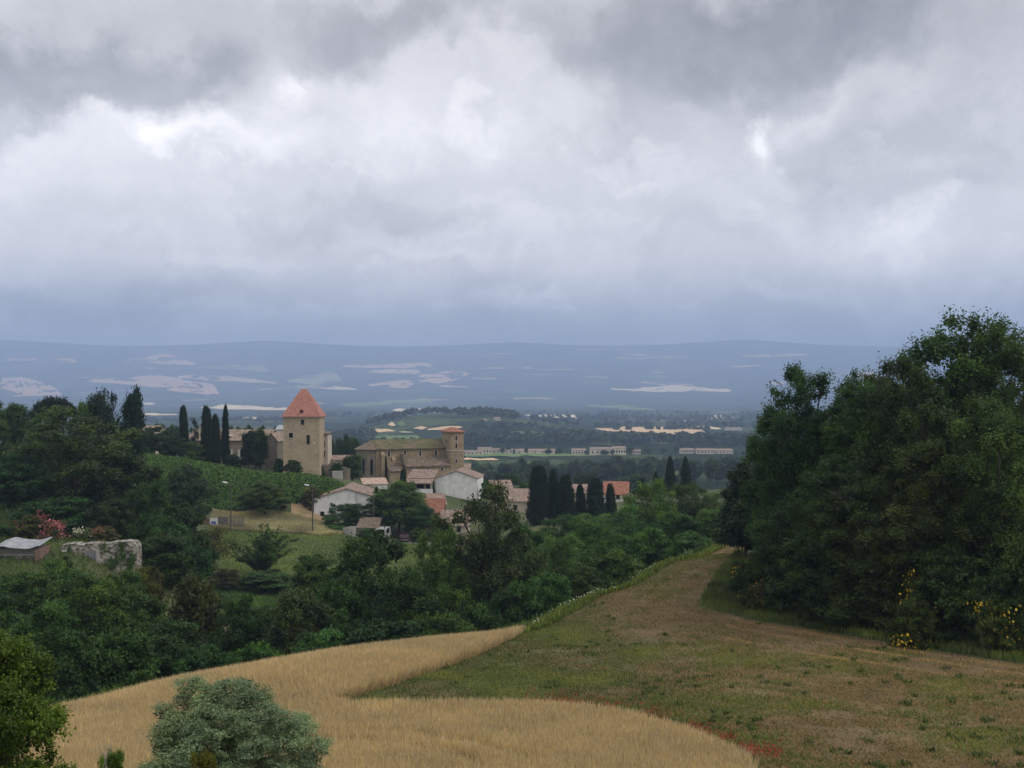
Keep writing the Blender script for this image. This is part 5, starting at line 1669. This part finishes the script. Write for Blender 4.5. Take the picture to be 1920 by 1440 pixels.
for p_ in (412, 440, 466):
    win(ch, -1, cxp(p_), cz(879), 1.05, 1.7, -5, 'pale_stone', 'dark_glass')
MB().box(cxp(514) - .55, cxp(514) + .35, -5.16, -5.003, cz(885), cz(868)).build('door', M['white_paint'], ch)
MB().box(cxp(372), cxp(376), -.4, .5, cz(812), cz(800)).build('chimney', M['pale_stone'], rf)
gable(ch, cxp(515), cxp(537), -7.5, 6, -3, cz(825), cz(812), 'dark_or_shaded_stone', 'old_tile', 'y', .3, wname='side_wall')  # wing wall given a darker colour to stand for its shaded side
tag(ch, 'long old chateau with a mottled tile roof and white shutters behind the cypresses', 'chateau')

# ---- annex to the right of the tower
x, y = at(611, 246)
zb = gz(x, 240)
an = empty('annex_building', (x, y, zb), 0)
az_ = lambda q_: (HY - q_) / F * 243 - zb
axp = lambda p_: (p_ - 611) / F * 243
MB().box(axp(600), axp(618), -2.5, 3, -3, az_(817)).build('wall', M['pale_render'], an)
MB().prism([(-2.9, az_(818.5) + .5), (3.4, az_(812)), (3.4, az_(810.5)), (-2.9, az_(817) + .5)], 'x', axp(598), axp(619.5)).build('roof', M['brown_tile'], an)
win(an, -1, axp(608.5), az_(839), 1.0, 1.5, -2.5, 'grey_render', 'void', fw=.08)
win(an, -1, axp(609), az_(858), 1.1, 1.6, -2.5, 'grey_render', 'void', fw=.08)
tag(an, 'narrow pale building with dark openings at the right side of the tower', 'building')

# ---- ruined walls and low houses between tower and church
x, y = at(637, 250)
zb = gz(x, 246)
h1 = empty('stone_house', (x, y, zb), R(8))
hz = lambda q_: (HY - q_) / F * 248 - zb
hx = lambda p_: (p_ - 637) / F * 248
gable(h1, hx(618), hx(662), -2.5, 4.5, -4, hz(863), hz(856), 'grey_render', 'pink_tile', 'x', .25)
win(h1, -1, hx(646), hz(874), .7, 1.0, -2.5, 'pale_stone', 'void', fw=.08)
tag(h1, 'low grey house with a thin tile roof between tower and church', 'house')
x, y = at(618, 241)
zb = gz(x, 241)
rw = empty('ruined_wall', (x, y, zb), R(10))
hz = lambda q_: (HY - q_) / F * 241 - zb
MB().prism([(-1.6, -2), (4.8, -2), (4.8, hz(880)), (3.6, hz(876)), (2.2, hz(875)), (1.6, hz(868)), (0.4, hz(866)), (-0.4, hz(872)), (-1.6, hz(870))], 'y', -.35, .35).build('wall', M['dark_or_shaded_stone'], rw)
tag(rw, 'broken stone wall of a ruin in front of the low grey house', 'wall')
x, y = at(633, 232)
MBw = empty('garden_wall', (x, y, gz(x, y)), R(5))
MB().box(-1.2, 1.2, -.2, .2, -1, 1.55).build('wall', M['grey_render'], MBw)
MB().box(-1.26, 1.26, -.26, .26, 1.552, 1.68).build('coping', M['pale_stone'], MBw)
tag(MBw, 'short pale garden wall beside the bluish upright tree', 'wall')

# ---- the church
th = R(22)
cht = empty('church', (-40.6, 268, -24.0), th)
Z0 = -24.0
ez, rz_ = -14.15 - Z0, -12.05 - Z0
# nave with apse
MB().prism([(-4.5, -2), (4.5, -2), (4.5, ez), (0, rz_), (-4.5, ez)], 'x', 4, 24.3).build('nave_wall', M['church_stone'], cht)
rf = MB()
k_ = (rz_ - ez) / 4.5
rf.prism([(-4.95, ez - k_ * .45 + .01), (0, rz_ + .01), (4.95, ez - k_ * .45 + .01), (4.95, ez - k_ * .45 + .22), (0, rz_ + .25), (-4.95, ez - k_ * .45 + .22)], 'x', 4.0, 24.6)
rf.build('nave_roof', M['moss_tile'], cht)
n_ = 7
ap = [(4 - 4.3 * math.sin(math.pi * i / (n_ - 1)), -4.3 * math.cos(math.pi * i / (n_ - 1))) for i in range(n_)]
MB().prism(ap[::-1], 'z', -2, ez - .25).build('apse_wall', M['dark_or_shaded_stone'], cht)  # apse painted darker as the side turned from the sun
ar = MB()
ap2 = [(4 - 4.75 * math.sin(math.pi * i / (n_ - 1)), -4.75 * math.cos(math.pi * i / (n_ - 1))) for i in range(n_)]
vs = [(a, b, ez - .24) for a, b in ap2] + [(a, b, ez - .08) for a, b in ap2] + [(3.98, 0, rz_ + .1)]
ar.add(vs, [tuple(range(n_))] + [(i, i + 1, n_ + i + 1, n_ + i) for i in range(n_ - 1)] + [(n_ + i, n_ + i + 1, 2 * n_) for i in range(n_ - 1)] + [(n_ - 1, 0, n_, 2 * n_ - 1), (2 * n_ - 1, n_, 2 * n_)])
ar.build('apse_roof', M['brown_tile'], cht)
# tall lancet of the apse and its buttresses
for i in (1, 2):
    a0, a1 = Vector((*ap[i - 1], 0)), Vector((*ap[i], 0))
    md = (a0 + a1) / 2
    nv = Vector((md.x - 4, md.y, 0)).normalized()
    tv_ = Vector((-nv.y, nv.x, 0))
    b_ = MB()
    for (zz0, zz1, hw_) in ((3.2, 7.0, .34),):
        c_ = md + nv * .06
        P_ = [c_ - tv_ * hw_, c_ + tv_ * hw_]
        b_.add([(P_[0].x, P_[0].y, zz0), (P_[1].x, P_[1].y, zz0), (P_[1].x, P_[1].y, zz1), (c_.x, c_.y, zz1 + .55), (P_[0].x, P_[0].y, zz1),
                *[(q.x - nv.x * .2, q.y - nv.y * .2, z_) for q, z_ in ((P_[0], zz0), (P_[1], zz0), (P_[1], zz1), (c_, zz1 + .55), (P_[0], zz1))]],
               [(0, 1, 2, 3, 4), (9, 8, 7, 6, 5), (0, 5, 6, 1), (1, 6, 7, 2), (2, 7, 8, 3), (3, 8, 9, 4), (4, 9, 5, 0)])
    b_.build('lancet_window', M['void'], cht)
for (bx_, by0, by1, zt_) in [(5.6, -5.6, -4.502, ez - 1.2), (8.6, -5.3, -4.502, ez - 2.6)]:
    MB().prism([(by0, -2), (by1, -2), (by1, zt_ + .7), (by0, zt_ - .3)], 'x', bx_ - .45, bx_ + .45).build('buttress', M['church_stone'], cht)
MB().prism([(-5.3, 2.0), (-4.502, 2.0), (-4.502, 8.0), (-5.3, 7.4)], 'x', 6.12, 6.6).build('dark_strip', M['void'], cht)  # near-black upright block between buttress and chapel
for u_ in (7.4, 11.7, 15.9, 20.2):
    win(cht, -1, u_, ez - 2.0, .55, 1.45, -4.5, 'pale_stone', 'void', fw=.12, name='clerestory_window')
# aisle
at_, ab_ = -16.3 - Z0, -18.5 - Z0
MB().prism([(-8.5, -2), (-4.502, -2), (-4.502, at_ - .05), (-8.5, ab_)], 'x', 11, 22.9).build('aisle_wall', M['church_stone'], cht)
kk = (at_ - ab_) / 4.0
MB().prism([(-8.9, ab_ - kk * .4 + .01), (-4.503, at_ + .01), (-4.503, at_ + .22), (-8.9, ab_ - kk * .4 + .22)], 'x', 10.7, 22.92).build('aisle_roof', M['brown_tile'], cht)
MB().box(10.55, 10.98, -7.6, -4.503, ab_ + .1, at_ + .9).build('parapet', M['dark_or_shaded_stone'], cht)
for u_ in (12.6, 16.7, 20.6):
    win(cht, -1, u_, ab_ - 1.35, .5, .85, -8.5, 'pale_stone', 'void', fw=.1, name='aisle_window')
# chapel by the apse
MB().prism([(-8.3, -2), (-5.61, -2), (-5.61, 5.6), (-8.3, 4.3)], 'x', 6.7, 10.5).build('chapel_wall', M['church_stone'], cht)
MB().prism([(-8.6, 4.2), (-5.62, 5.62), (-5.62, 5.8), (-8.6, 4.38)], 'x', 6.5, 10.5).build('chapel_roof', M['brown_tile'], cht)
MB().box(6.7, 11, -5.6, -4.51, 5.4, 6.6).build('chapel_upper_wall', M['church_stone'], cht)
win(cht, -1, 9.0, 5.7, .4, .6, -5.6, 'pale_stone', 'void', fw=.08, name='chapel_window')
# bell tower
bz = -9.9 - Z0
MB().box(22.95, 26.6, -8.6, -1.4, -2, bz).build('bell_tower_wall', M['church_stone'], cht)
for zz in (-14.75 - Z0, -21.0 - Z0):
    MB().box(22.85, 26.7, -8.7, -1.3, zz, zz + .2).build('string_course', M['pale_stone'], cht)
MB().add([(22.5, -9.05, bz + .003), (27.05, -9.05, bz + .003), (27.05, -.95, bz + .003), (22.5, -.95, bz + .003), (22.5, -9.05, bz + .18), (27.05, -9.05, bz + .18), (27.05, -.95, bz + .18), (22.5, -.95, bz + .18), (24.78, -6.6, bz + 1.25), (24.78, -3.4, bz + 1.25)],
         [(0, 3, 2, 1), (0, 1, 5, 4), (1, 2, 6, 5), (2, 3, 7, 6), (3, 0, 4, 7), (4, 5, 8), (5, 6, 9, 8), (6, 7, 9), (7, 4, 8, 9)]).build('bell_tower_roof', M['red_tile'], cht)
for q_, hh_ in ((-12.05, 1.3), (-14.05, 1.3), (-17.9, .95)):
    win(cht, -1, 24.5, q_ - Z0, .52, hh_, -8.6, 'pale_stone', 'void', fw=.1, name='bell_opening')
win(cht, -1, -5.2, -12.9 - Z0, .7, .9, 22.95, 'dark_or_shaded_stone', 'void', fw=.1, ax='x', name='bell_opening')
tag(cht, 'long stone church with mossy roofs, a polygonal apse and a square bell tower', 'church')

# ---- barn with a pale gable in front of the church
x, y = at(856, 252)
zb = gz(x, 248)
bn = empty('barn', (x, y, zb), R(-6))
bz_ = lambda q_: (HY - q_) / F * 248 - zb
bxp = lambda p_: (p_ - 856) / F * 248
gable(bn, bxp(818), bxp(898), -2, 9, -3, bz_(898), bz_(884.5), 'white_render', 'pink_tile', 'y', .3)
MB().prism([(-3.0, bz_(899)), (4, bz_(886.5)), (4, bz_(885)), (-3.0, bz_(897.4))], 'x', bxp(764), bxp(816)).build('side_roof', M['pink_tile'], bn)
MB().prism([(-6.2, bz_(906.5)), (-2.8, bz_(899.8)), (-2.8, bz_(898.5)), (-6.2, bz_(905))], 'x', bxp(762), bxp(817)).build('porch_roof', M['pink_tile'], bn)
MB().box(bxp(768), bxp(814), -1.6, -1.3, bz_(940), bz_(899.5)).build('porch_shade_wall', M['void'], bn)  # near-black sheet, the open porch's shade put into its colour
for p_ in (768, 785, 803, 815):
    MB().box(bxp(p_) - .22, bxp(p_) + .22, -5.6, -5.2, -2, bz_(905.5)).build('porch_post', M['brown_tile'] if p_ in (785, 803) else M['grey_render'], bn)
MB().box(bxp(768), bxp(818), -6.1, -5.7, -2, bz_(916)).build('porch_wall', M['white_render'], bn)
tag(bn, 'barn with a blank whitish gable and an open porch below the church', 'barn')

# ---- white gabled house
x, y = at(654, 218)
zb = gz(x, 212)
wh = empty('gabled_house', (x, y, zb), R(4))
wz = lambda q_: (HY - q_) / F * 212 - zb
wxp = lambda p_: (p_ - 654) / F * 212
gable(wh, wxp(593), wxp(716), -5, 9, -3, wz(936), wz(918), 'white_render', 'pink_tile', 'y', .25)
win(wh, -1, wxp(608.5), wz(971), .8, 1.2, -5, 'grey_render', 'void', fw=.06)
MB().prism([(wxp(595), wz(985)), (wxp(619), wz(985)), (wxp(614), wz(974.5)), (wxp(600), wz(974.5))], 'y', -6.4, -5.003).build('lean_to', M['white_render'], wh)
tag(wh, 'large whitish gabled house with dark rain streaks behind the round bush', 'house')

# ---- little house with a patched roof
x, y = at(702, 235)
zb = gz(x, 233)
lh = empty('small_house', (x, y, zb), R(14))
lz = lambda q_: (HY - q_) / F * 233 - zb
lx = lambda p_: (p_ - 702) / F * 233
MB().box(lx(680), lx(724), -2, 2.5, -4, lz(906.5)).build('wall', M['white_render'], lh)
MB().prism([(-2.3, lz(908.5)), (2.8, lz(900)), (2.8, lz(898.8)), (-2.3, lz(907))], 'x', lx(678), lx(726)).build('roof', M['patch_tile'], lh)
tag(lh, 'small white house with a patchy red and white roof below the church', 'house')

# ---- tiled shed with white wall, by the lane
x, y = at(690, 200.5)
zb = gz(x, 199)
sd = empty('tiled_shed', (x, y, zb), R(-3))
sz_ = lambda q_: (HY - q_) / F * 199 - zb
sxp = lambda p_: (p_ - 690) / F * 199
MB().box(sxp(673), sxp(711), -1.5, 2.2, -2, sz_(989)).build('wall', M['pale_render'], sd)
MB().prism([(-1.9, sz_(990.5)), (2.5, sz_(976)), (2.5, sz_(974.5)), (-1.9, sz_(989))], 'x', sxp(670.5), sxp(713)).build('roof', M['brown_tile'], sd)
MB().prism([(sxp(648), -1), (sxp(672), -1), (sxp(672), sz_(985.5)), (sxp(660), sz_(986)), (sxp(648), sz_(989))], 'y', -2.6, -2.3).build('yard_wall', M['grey_render'], sd)
MB().box(sxp(676), sxp(684), -1.56, -1.503, -1, sz_(994)).build('door', M['old_boards'], sd)
tag(sd, 'small shed with a brown tile roof and a white yard wall by the lane', 'shed')

# ---- tan roofs left of the cypress row
def cottage(name, px0, px1, Y, qe, qr, wm, rm, label, along='x', dep=8, rot=0, wins=(), cat='house', chim=None):
    pm = (px0 + px1) / 2
    x, y = at(pm, Y + dep / 2)
    zb = gz(x, Y)
    o = empty(name, (x, y, zb), R(rot))
    zz = lambda q_: (HY - q_) / F * Y - zb
    xx = lambda p_: (p_ - pm) / F * Y
    rf = gable(o, xx(px0), xx(px1), -dep / 2, dep / 2, -5, zz(qe), zz(qr), wm, rm, along, .3)
    for (p_, q0, w_, h_) in wins:
        win(o, -1, xx(p_), zz(q0), w_, h_, -dep / 2, 'pale_stone', 'dark_glass', fw=.08)
    if chim:
        MB().box(xx(chim[0]) - .35, xx(chim[0]) + .35, -.35, .35, zz(chim[1]) - 1.5, zz(chim[1])).build('chimney', M['pale_stone'], rf)
    return tag(o, label, cat)


cottage('cottage', 918, 956, 262, 917, 904, 'grey_render', 'pink_tile', 'cottage with a tan tile roof right of the barn', 'x', 9, 10, [(930, 928, .8, 1.1)], chim=(945, 903))
cottage('cottage', 930, 1000, 240, 940, 921, 'pale_render', 'pink_tile', 'wide cottage roof just left of the tallest cypress', 'x', 10, -12, [(975, 956, .9, 1.2)], chim=(955, 917))
cottage('cottage', 1133, 1178, 250, 927, 907, 'white_render', 'red_tile', 'white house with an orange roof behind the end of the cypress row', 'x', 9, -8, [(1160, 936, .9, 1.2)])
cottage('cottage', 800, 832, 216, 946, 930, 'pale_render', 'pink_tile', 'house with a pink roof behind the tallest ravine tree', 'x', 8, 10)
cottage('cottage', 795, 832, 210, 960, 938, 'pale_render', 'red_tile', 'low house with a bright red roof below the pink-roofed one', 'x', 5, 0, [(815, 972, .8, 1.0)])
cottage('cottage', 828, 880, 206, 985, 962, 'pale_render', 'pink_tile', 'pinkish walled house seen through the tallest ravine tree', 'x', 8, 0, [(845, 998, .9, 1.2), (862, 998, .9, 1.2)])
cottage('cottage', 868, 882, 285, 879, 872, 'pale_render', 'pink_tile', 'narrow house showing right of the bell tower', 'x', 8, 0)
cottage('cottage', 1060, 1100, 236, 925, 912, 'pale_render', 'pink_tile', 'pale house glimpsed between the cypresses of the row', 'x', 8, 0)
cottage('cottage', 255, 300, 262, 808, 800, 'pale_render', 'pink_tile', 'farm roof just showing left of the lone chateau cypress', 'x', 8, 0)
cottage('cottage', 524, 540, 275, 806, 799, 'white_render', 'zinc', 'pale roof peeping out behind the left corner of the tower', 'x', 8, 0)

# ---- long pale buildings on the plain
def far_block(px0, px1, Y, qb, qe, qr, label, rm='pink_tile', dep=14, wm='far_wall', n=5):
    pm = (px0 + px1) / 2
    x, y = at(pm, Y + dep / 2)
    zb = gz(x, Y)
    o = empty('farm_building', (x, y, zb), 0)
    s = F / Y
    hwid = (px1 - px0) / 2 / s
    he = max(2.5, (qb - qe) / s)
    gable(o, -hwid, hwid, -dep / 2, dep / 2, -3, he, he + (qe - qr) / s, wm, rm, 'x', .4)
    for i in range(n):
        u = -hwid + (i + .5) * 2 * hwid / n
        win(o, -1, u, he * .35, 1.4, he * .38, -dep / 2, 'far_wall', 'dark_glass', fw=.1)
    return tag(o, label, 'building', 'pale buildings on the plain')


for a in [(868, 905, 1090, 850, 843, 841, 'low long pale building nearest the bell tower on the plain'), (896, 922, 1110, 850, 839, 837, 'taller pale building with a small arch, right of the bell tower'),
          (922, 962, 1130, 848, 841, 839, 'long low pale hall, second beyond the bell tower'), (966, 1040, 1120, 848, 842, 839, 'long pale hall in the middle of the row on the plain'),
          (1072, 1098, 1100, 846, 837, 834.5, 'square pale block with a tile roof, left of the tallest far building'), (1106, 1150, 1090, 848, 836, 833, 'largest pale building of the far row'),
          (1148, 1172, 1100, 849, 836, 833, 'pale tower-like block at the right end of the largest far building'), (1184, 1200, 1120, 847, 841, 839, 'small lone pale house on the plain'),
          (1275, 1300, 1130, 848, 841, 838.5, 'pink roofed far house, first of the right-hand group'), (1305, 1336, 1120, 849, 842, 839, 'wide pink roofed far house in the right-hand group'),
          (1338, 1372, 1125, 848, 842, 839, 'pink roofed far house at the right of the group, by the oaks')]:
    far_block(*a)
for a in [(926, 938, 1780, 803, 799, 797, 'white house on the right flank of the low hill'), (944, 950, 1850, 792, 788, 787, 'little white house near the crest of the low hill'),
          (905, 912, 1750, 803, 800, 798.5, 'small house left of the white house on the low hill'),
          (1240, 1252, 2700, 776, 773, 772, 'tiny pale farm far out on the plain, above the tan field'), (1284, 1300, 2600, 778, 774, 773, 'tiny white farm group right of the other tiny farm'),
          (1360, 1390, 2000, 806, 802, 800.5, 'pale houses at the right end of the big tan field')]:
    far_block(*a, n=2)

# ---- tin-roofed shed and stone wall at the left
x, y = at(41, 114)
zb = gz(x, 111)
s1 = empty('tin_shed', (x, y, zb), R(4))
k1 = lambda q_: (HY - q_) / F * 112 - zb
u1 = lambda p_: (p_ - 41) / F * 112
MB().box(u1(1), u1(76), -1.4, 1.6, -1.5, k1(1030)).build('wall', M['old_boards'], s1)
MB().box(u1(0), u1(78), -1.46, -1.402, k1(1043), k1(1041)).build('rail', M['dead_wood'], s1)
rs = MB()
us = np.linspace(u1(-2), u1(86), 30)
sag = lambda u: k1(1026) + .14 * math.cos((u - u1(20)) * 1.6) + .05 * math.sin(u * 3.1)
for i in range(29):
    rs.add([(us[i], -1.9, sag(us[i]) - .12), (us[i + 1], -1.9, sag(us[i + 1]) - .12), (us[i + 1], 2.0, sag(us[i + 1]) + .32), (us[i], 2.0, sag(us[i]) + .32),
            (us[i], -1.9, sag(us[i]) - .06), (us[i + 1], -1.9, sag(us[i + 1]) - .06), (us[i + 1], 2.0, sag(us[i + 1]) + .38), (us[i], 2.0, sag(us[i]) + .38)],
           [(0, 3, 2, 1), (4, 5, 6, 7), (0, 1, 5, 4), (2, 3, 7, 6), (3, 0, 4, 7), (1, 2, 6, 5)] if i in (0, 28) else [(0, 3, 2, 1), (4, 5, 6, 7), (0, 1, 5, 4), (2, 3, 7, 6)])
rs.build('roof', M['zinc'], s1)
MB().box(u1(76.2), u1(85), -1.7, 1.3, -1.5, k1(1031)).build('end_panel', M['rust_metal'], s1)
tag(s1, 'weathered board shed under a wavy tin roof at the left edge', 'shed')

x, y = at(188, 117)
zb = gz(x, 115)
sw = empty('stone_wall', (x, y, zb), R(3))
k2 = lambda q_: (HY - q_) / F * 116 - zb
u2 = lambda p_: (p_ - 188) / F * 116
top_ = [(u2(116), k2(1030)), (u2(124), k2(1021)), (u2(150), k2(1019)), (u2(152), k2(1022)), (u2(164), k2(1022)), (u2(166), k2(1019)), (u2(205), k2(1020)), (u2(218), k2(1017)), (u2(240), k2(1016)), (u2(256), k2(1017)), (u2(260), k2(1026))]
MB().prism([(u2(114), -1.5), (u2(262), -1.5)] + top_[::-1], 'y', -.9, .9).build('masonry', M['rubble'], sw)
dr = MB().box(u2(167), u2(186), -1.0, -.903, k2(1075), k2(1032)).build('door', M['door_grey'], sw)
MB().prism([(u2(186), k2(1078)), (u2(206), k2(1084)), (u2(190), k2(1034)), (u2(186), k2(1034))], 'y', -1.05, -.902).build('render_patch', M['grey_render'], sw)
MB().box(u2(122), u2(132), -1.0, -.903, k2(1062), k2(1032)).build('plank', M['white_render'], sw)
rg2 = np.random.default_rng(91)
C = []
for (ua, qa, n) in [(212, 1058, 160), (224, 1052, 120), (236, 1045, 120), (252, 1050, 240), (247, 1062, 160), (138, 1036, 90), (200, 1026, 60), (232, 1024, 90), (214, 1070, 140)]:
    c = np.column_stack([rg2.normal(u2(ua), .17, n), rg2.uniform(-1.02, -.92, n), rg2.normal(k2(qa), .42, n)])
    C.append(c)
C = np.vstack(C)
iv = link(bpy.data.objects.new('ivy', np_mesh('ivy', leaf_quads(rg2, C, unit(rg2.normal(size=C.shape) * .5 + np.array([0, -1, .4])), np.full(len(C), .17), .8), 4, rg2.random(len(C)), M['leaf'])), sw)
iv.color = (*MD, 1)
tag(sw, 'old rubble stone retaining wall with a grey door and ivy, under flowering bushes', 'wall')

# ---- fenced yard, sign and pipe by the lane
yd = empty('fence', (at(405, 196)[0], 196, gz(at(405, 196)[0], 196)), R(-4))
ux = lambda p_: (p_ - 405) / F * 196
for i, p_ in enumerate(np.linspace(358, 458, 12)):
    MB().box(ux(p_) - .04, ux(p_) + .04, -.04, .04, -.6, 2.15).build('post', M['metal_grey'], yd)
nt = MB()
for z_ in np.linspace(.1, 2.0, 12):
    nt.box(ux(428), ux(458), -.065, -.045, z_, z_ + .035)
for p_ in np.linspace(428, 458, 46):
    nt.box(ux(p_) - .014, ux(p_) + .014, -.09, -.068, .05, 2.05)
nt.build('netting', M['metal_grey'], yd)
for (a_, b_, m_, h_) in [(358, 377, 'rust_metal', 1.7), (377.5, 391, 'rust_metal', 1.75), (391.5, 394, 'rust_metal', 1.6), (408, 427.5, 'old_boards', 1.85)]:
    MB().box(ux(a_), ux(b_), -.12, -.05, -.5, h_).build('panel', M[m_], yd)
tag(yd, 'yard fence of rusty panels and wire netting beside the first street lamp', 'fence')
xs_, ys_ = at(401, 194.6)
sg = empty('notice_board', (xs_, ys_, gz(xs_, ys_)), 0)
MB().box(-.75, .75, -.06, 0, .5, 1.75).build('board', M['white_paint'], sg)
MB().box(-.5, .45, -.075, -.062, .62, 1.15).build('picture', M['blue_paint'], sg)
for s_ in (-.5, .5):
    MB().box(s_ - .05, s_ + .05, .002, .09, -.5, 1.7).build('leg', M['metal_grey'], sg)
tag(sg, 'white and blue board standing against the yard fence', 'sign')
xs_, ys_ = at(342, 172)
pp = MB().tube([(-1.3, .2, .2), (-.5, 0, .13), (.5, 0, .12), (1.3, -.1, .12)], [.16, .15, .15, .15], 8).build('white_pipe', M['white_paint'])
pp.location = (xs_, ys_, (HY - 1003) / F * 172)
pp.location.z = max(gz(xs_, ys_), pp.location.z)
tag(pp, 'white pipe lying on the grass left of the orchard tree', 'pipe')


# ---- street lamps and pole
def lamp(px, Y, qtop, label, side=-1):
    x, y = at(px, Y)
    zb = gz(x, y)
    h = (HY - qtop) / F * Y - zb
    o = empty('street_lamp', (x, y, zb), 0)
    MB().tube([(0, 0, -.5), (0, 0, h * .5), (0, 0, h)], [.14, .11, .075], 8).build('pole', M['pole_wood'], o)
    MB().tube([(0, 0, h - .5), (side * .35, 0, h - .25), (side * .75, 0, h - .12)], .03, 6).build('arm', M['metal_grey'], o)
    MB().add([(side * .7, -.16, h - .2), (side * 1.55, -.13, h - .02), (side * 1.55, .13, h - .02), (side * .7, .16, h - .2), (side * .7, -.1, h + .02), (side * 1.5, -.08, h + .16), (side * 1.5, .08, h + .16), (side * .7, .1, h + .02)],
             [(0, 1, 2, 3), (4, 7, 6, 5), (0, 4, 5, 1), (1, 5, 6, 2), (2, 6, 7, 3), (3, 7, 4, 0)]).build('lamp_head', M['lamp_white'], o)
    return tag(o, label, 'street lamp', 'street lamps of the village lane')


lamp(433, 192, 904, 'street lamp standing in front of the yard fence')
lamp(586, 194, 909, 'street lamp at the left corner of the white gabled house')
x, y = at(700, 203)
zb = gz(x, y)
pl = empty('utility_pole', (x, y, zb))
h_ = (HY - 930) / F * 203 - zb
MB().tube([(0, 0, -.5), (0, 0, h_)], [.13, .09], 8).build('pole', M['pole_wood'], pl)
MB().box(-.5, .5, -.05, .05, h_ - .5, h_ - .4).build('crossarm', M['pole_wood'], pl)
tag(pl, 'bare wooden pole in front of the right half of the white gabled house', 'pole')


# ---- parked vehicles seen from behind
def vehicle(name, px, Y, label, cat, width, length, height, body, sill, roof_in, rot):
    x, y = at(px, Y)
    o = empty(name, (x, y, gz(x, y)), rot)
    w2 = width / 2
    b = MB()
    zs = .28
    prof = [(-length / 2, zs), (length / 2, zs), (length / 2, sill * .8), (length * .27, sill), (length * .12, height), (-length * .42, height), (-length / 2, sill)]
    if cat == 'van':
        prof = [(-length / 2, zs), (length / 2, zs), (length / 2, sill * .8), (length * .42, sill), (length * .3, height), (-length * .48, height), (-length / 2, sill)]
    b.prism(prof, 'x', -w2, w2)
    bo = b.build('body', M[body], o)
    gl = MB()
    yb = -length / 2
    rear = Vector((0, prof[5][0] - prof[6][0], height - sill))
    def rp(t):
        return prof[6][0] + (prof[5][0] - prof[6][0]) * t, sill + (height - sill) * t
    y0, z0 = rp(.12); y1, z1 = rp(.86)
    gl.add([(-w2 * .82, y0 - .012, z0), (w2 * .82, y0 - .012, z0), (w2 * .74, y1 - .012, z1), (-w2 * .74, y1 - .012, z1)], [(0, 1, 2, 3)])
    gl.build('rear_window', M['dark_glass'], o)
    for s in (-1, 1):
        MB().box(s * w2 * .93 - .09, s * w2 * .93 + .09, yb - .03, yb + .1, sill * .62, sill * .9).build('tail_light', M['tail_red'], o)
        MB().add([(s * (w2 + .006), -length * .4, sill + .03), (s * (w2 + .006), length * .2, sill + .03), (s * (w2 + .006), length * .1, height - .09), (s * (w2 + .006), -length * .38, height - .09)],
                 [(0, 1, 2, 3)]).build('side_window', M['dark_glass'], o)
        for yy in (-length * .3, length * .3):
            wm_ = MB()
            wm_.prism([(yy + .31 * math.cos(a), .31 + .31 * math.sin(a)) for a in np.linspace(0, 2 * math.pi, 16, endpoint=False)], 'x', s * w2 - .1, s * w2 + .1)
            wo_ = wm_.build('wheel', M['rubber'], o)
    MB().box(-w2 * .98, w2 * .98, yb - .1, yb - .002, .36, .56).build('bumper', M['metal_grey'], o)
    return tag(o, label, cat)


vehicle('parked_car', 756, 197.6, 'dark red hatchback parked on the lane', 'car', 1.68, 3.9, 1.42, 'car_red', .9, .2, R(12))
vehicle('parked_van', 719, 199.5, 'white van parked beside the tiled shed', 'van', 2.0, 4.8, 2.15, 'car_white', 1.1, .1, R(-6))

# ------------------------------------------------------------------ air
zmin = float(VZ.min()) - 1.0
zmax = max(float(VZ.max()), 5.0) + 12.0
m = bpy.data.materials.new('haze')
m.use_nodes = True
t = NT(m.node_tree)
out = t.n('ShaderNodeOutputMaterial')
pv = t.n('ShaderNodeVolumePrincipled')
pv.inputs['Color'].default_value = (0.53, 0.69, 1.0, 1)
pv.inputs['Density'].default_value = 1.7e-4
pv.inputs['Anisotropy'].default_value = 0.0
for nm in ('Density Attribute', 'Color Attribute', 'Temperature Attribute'):
    if nm in pv.inputs:
        pv.inputs[nm].default_value = ''
t.l(pv.outputs[0], out.inputs['Volume'])
try:
    m.cycles.homogeneous_volume = True
except Exception:
    pass
xm = float(np.abs(VX).max()) + 200
hb = MB().box(-xm, xm, -400, 15000, zmin, zmax).build('haze', m)
tag(hb, 'blue summer haze lying over the valley', 'haze', None, 'stuff')
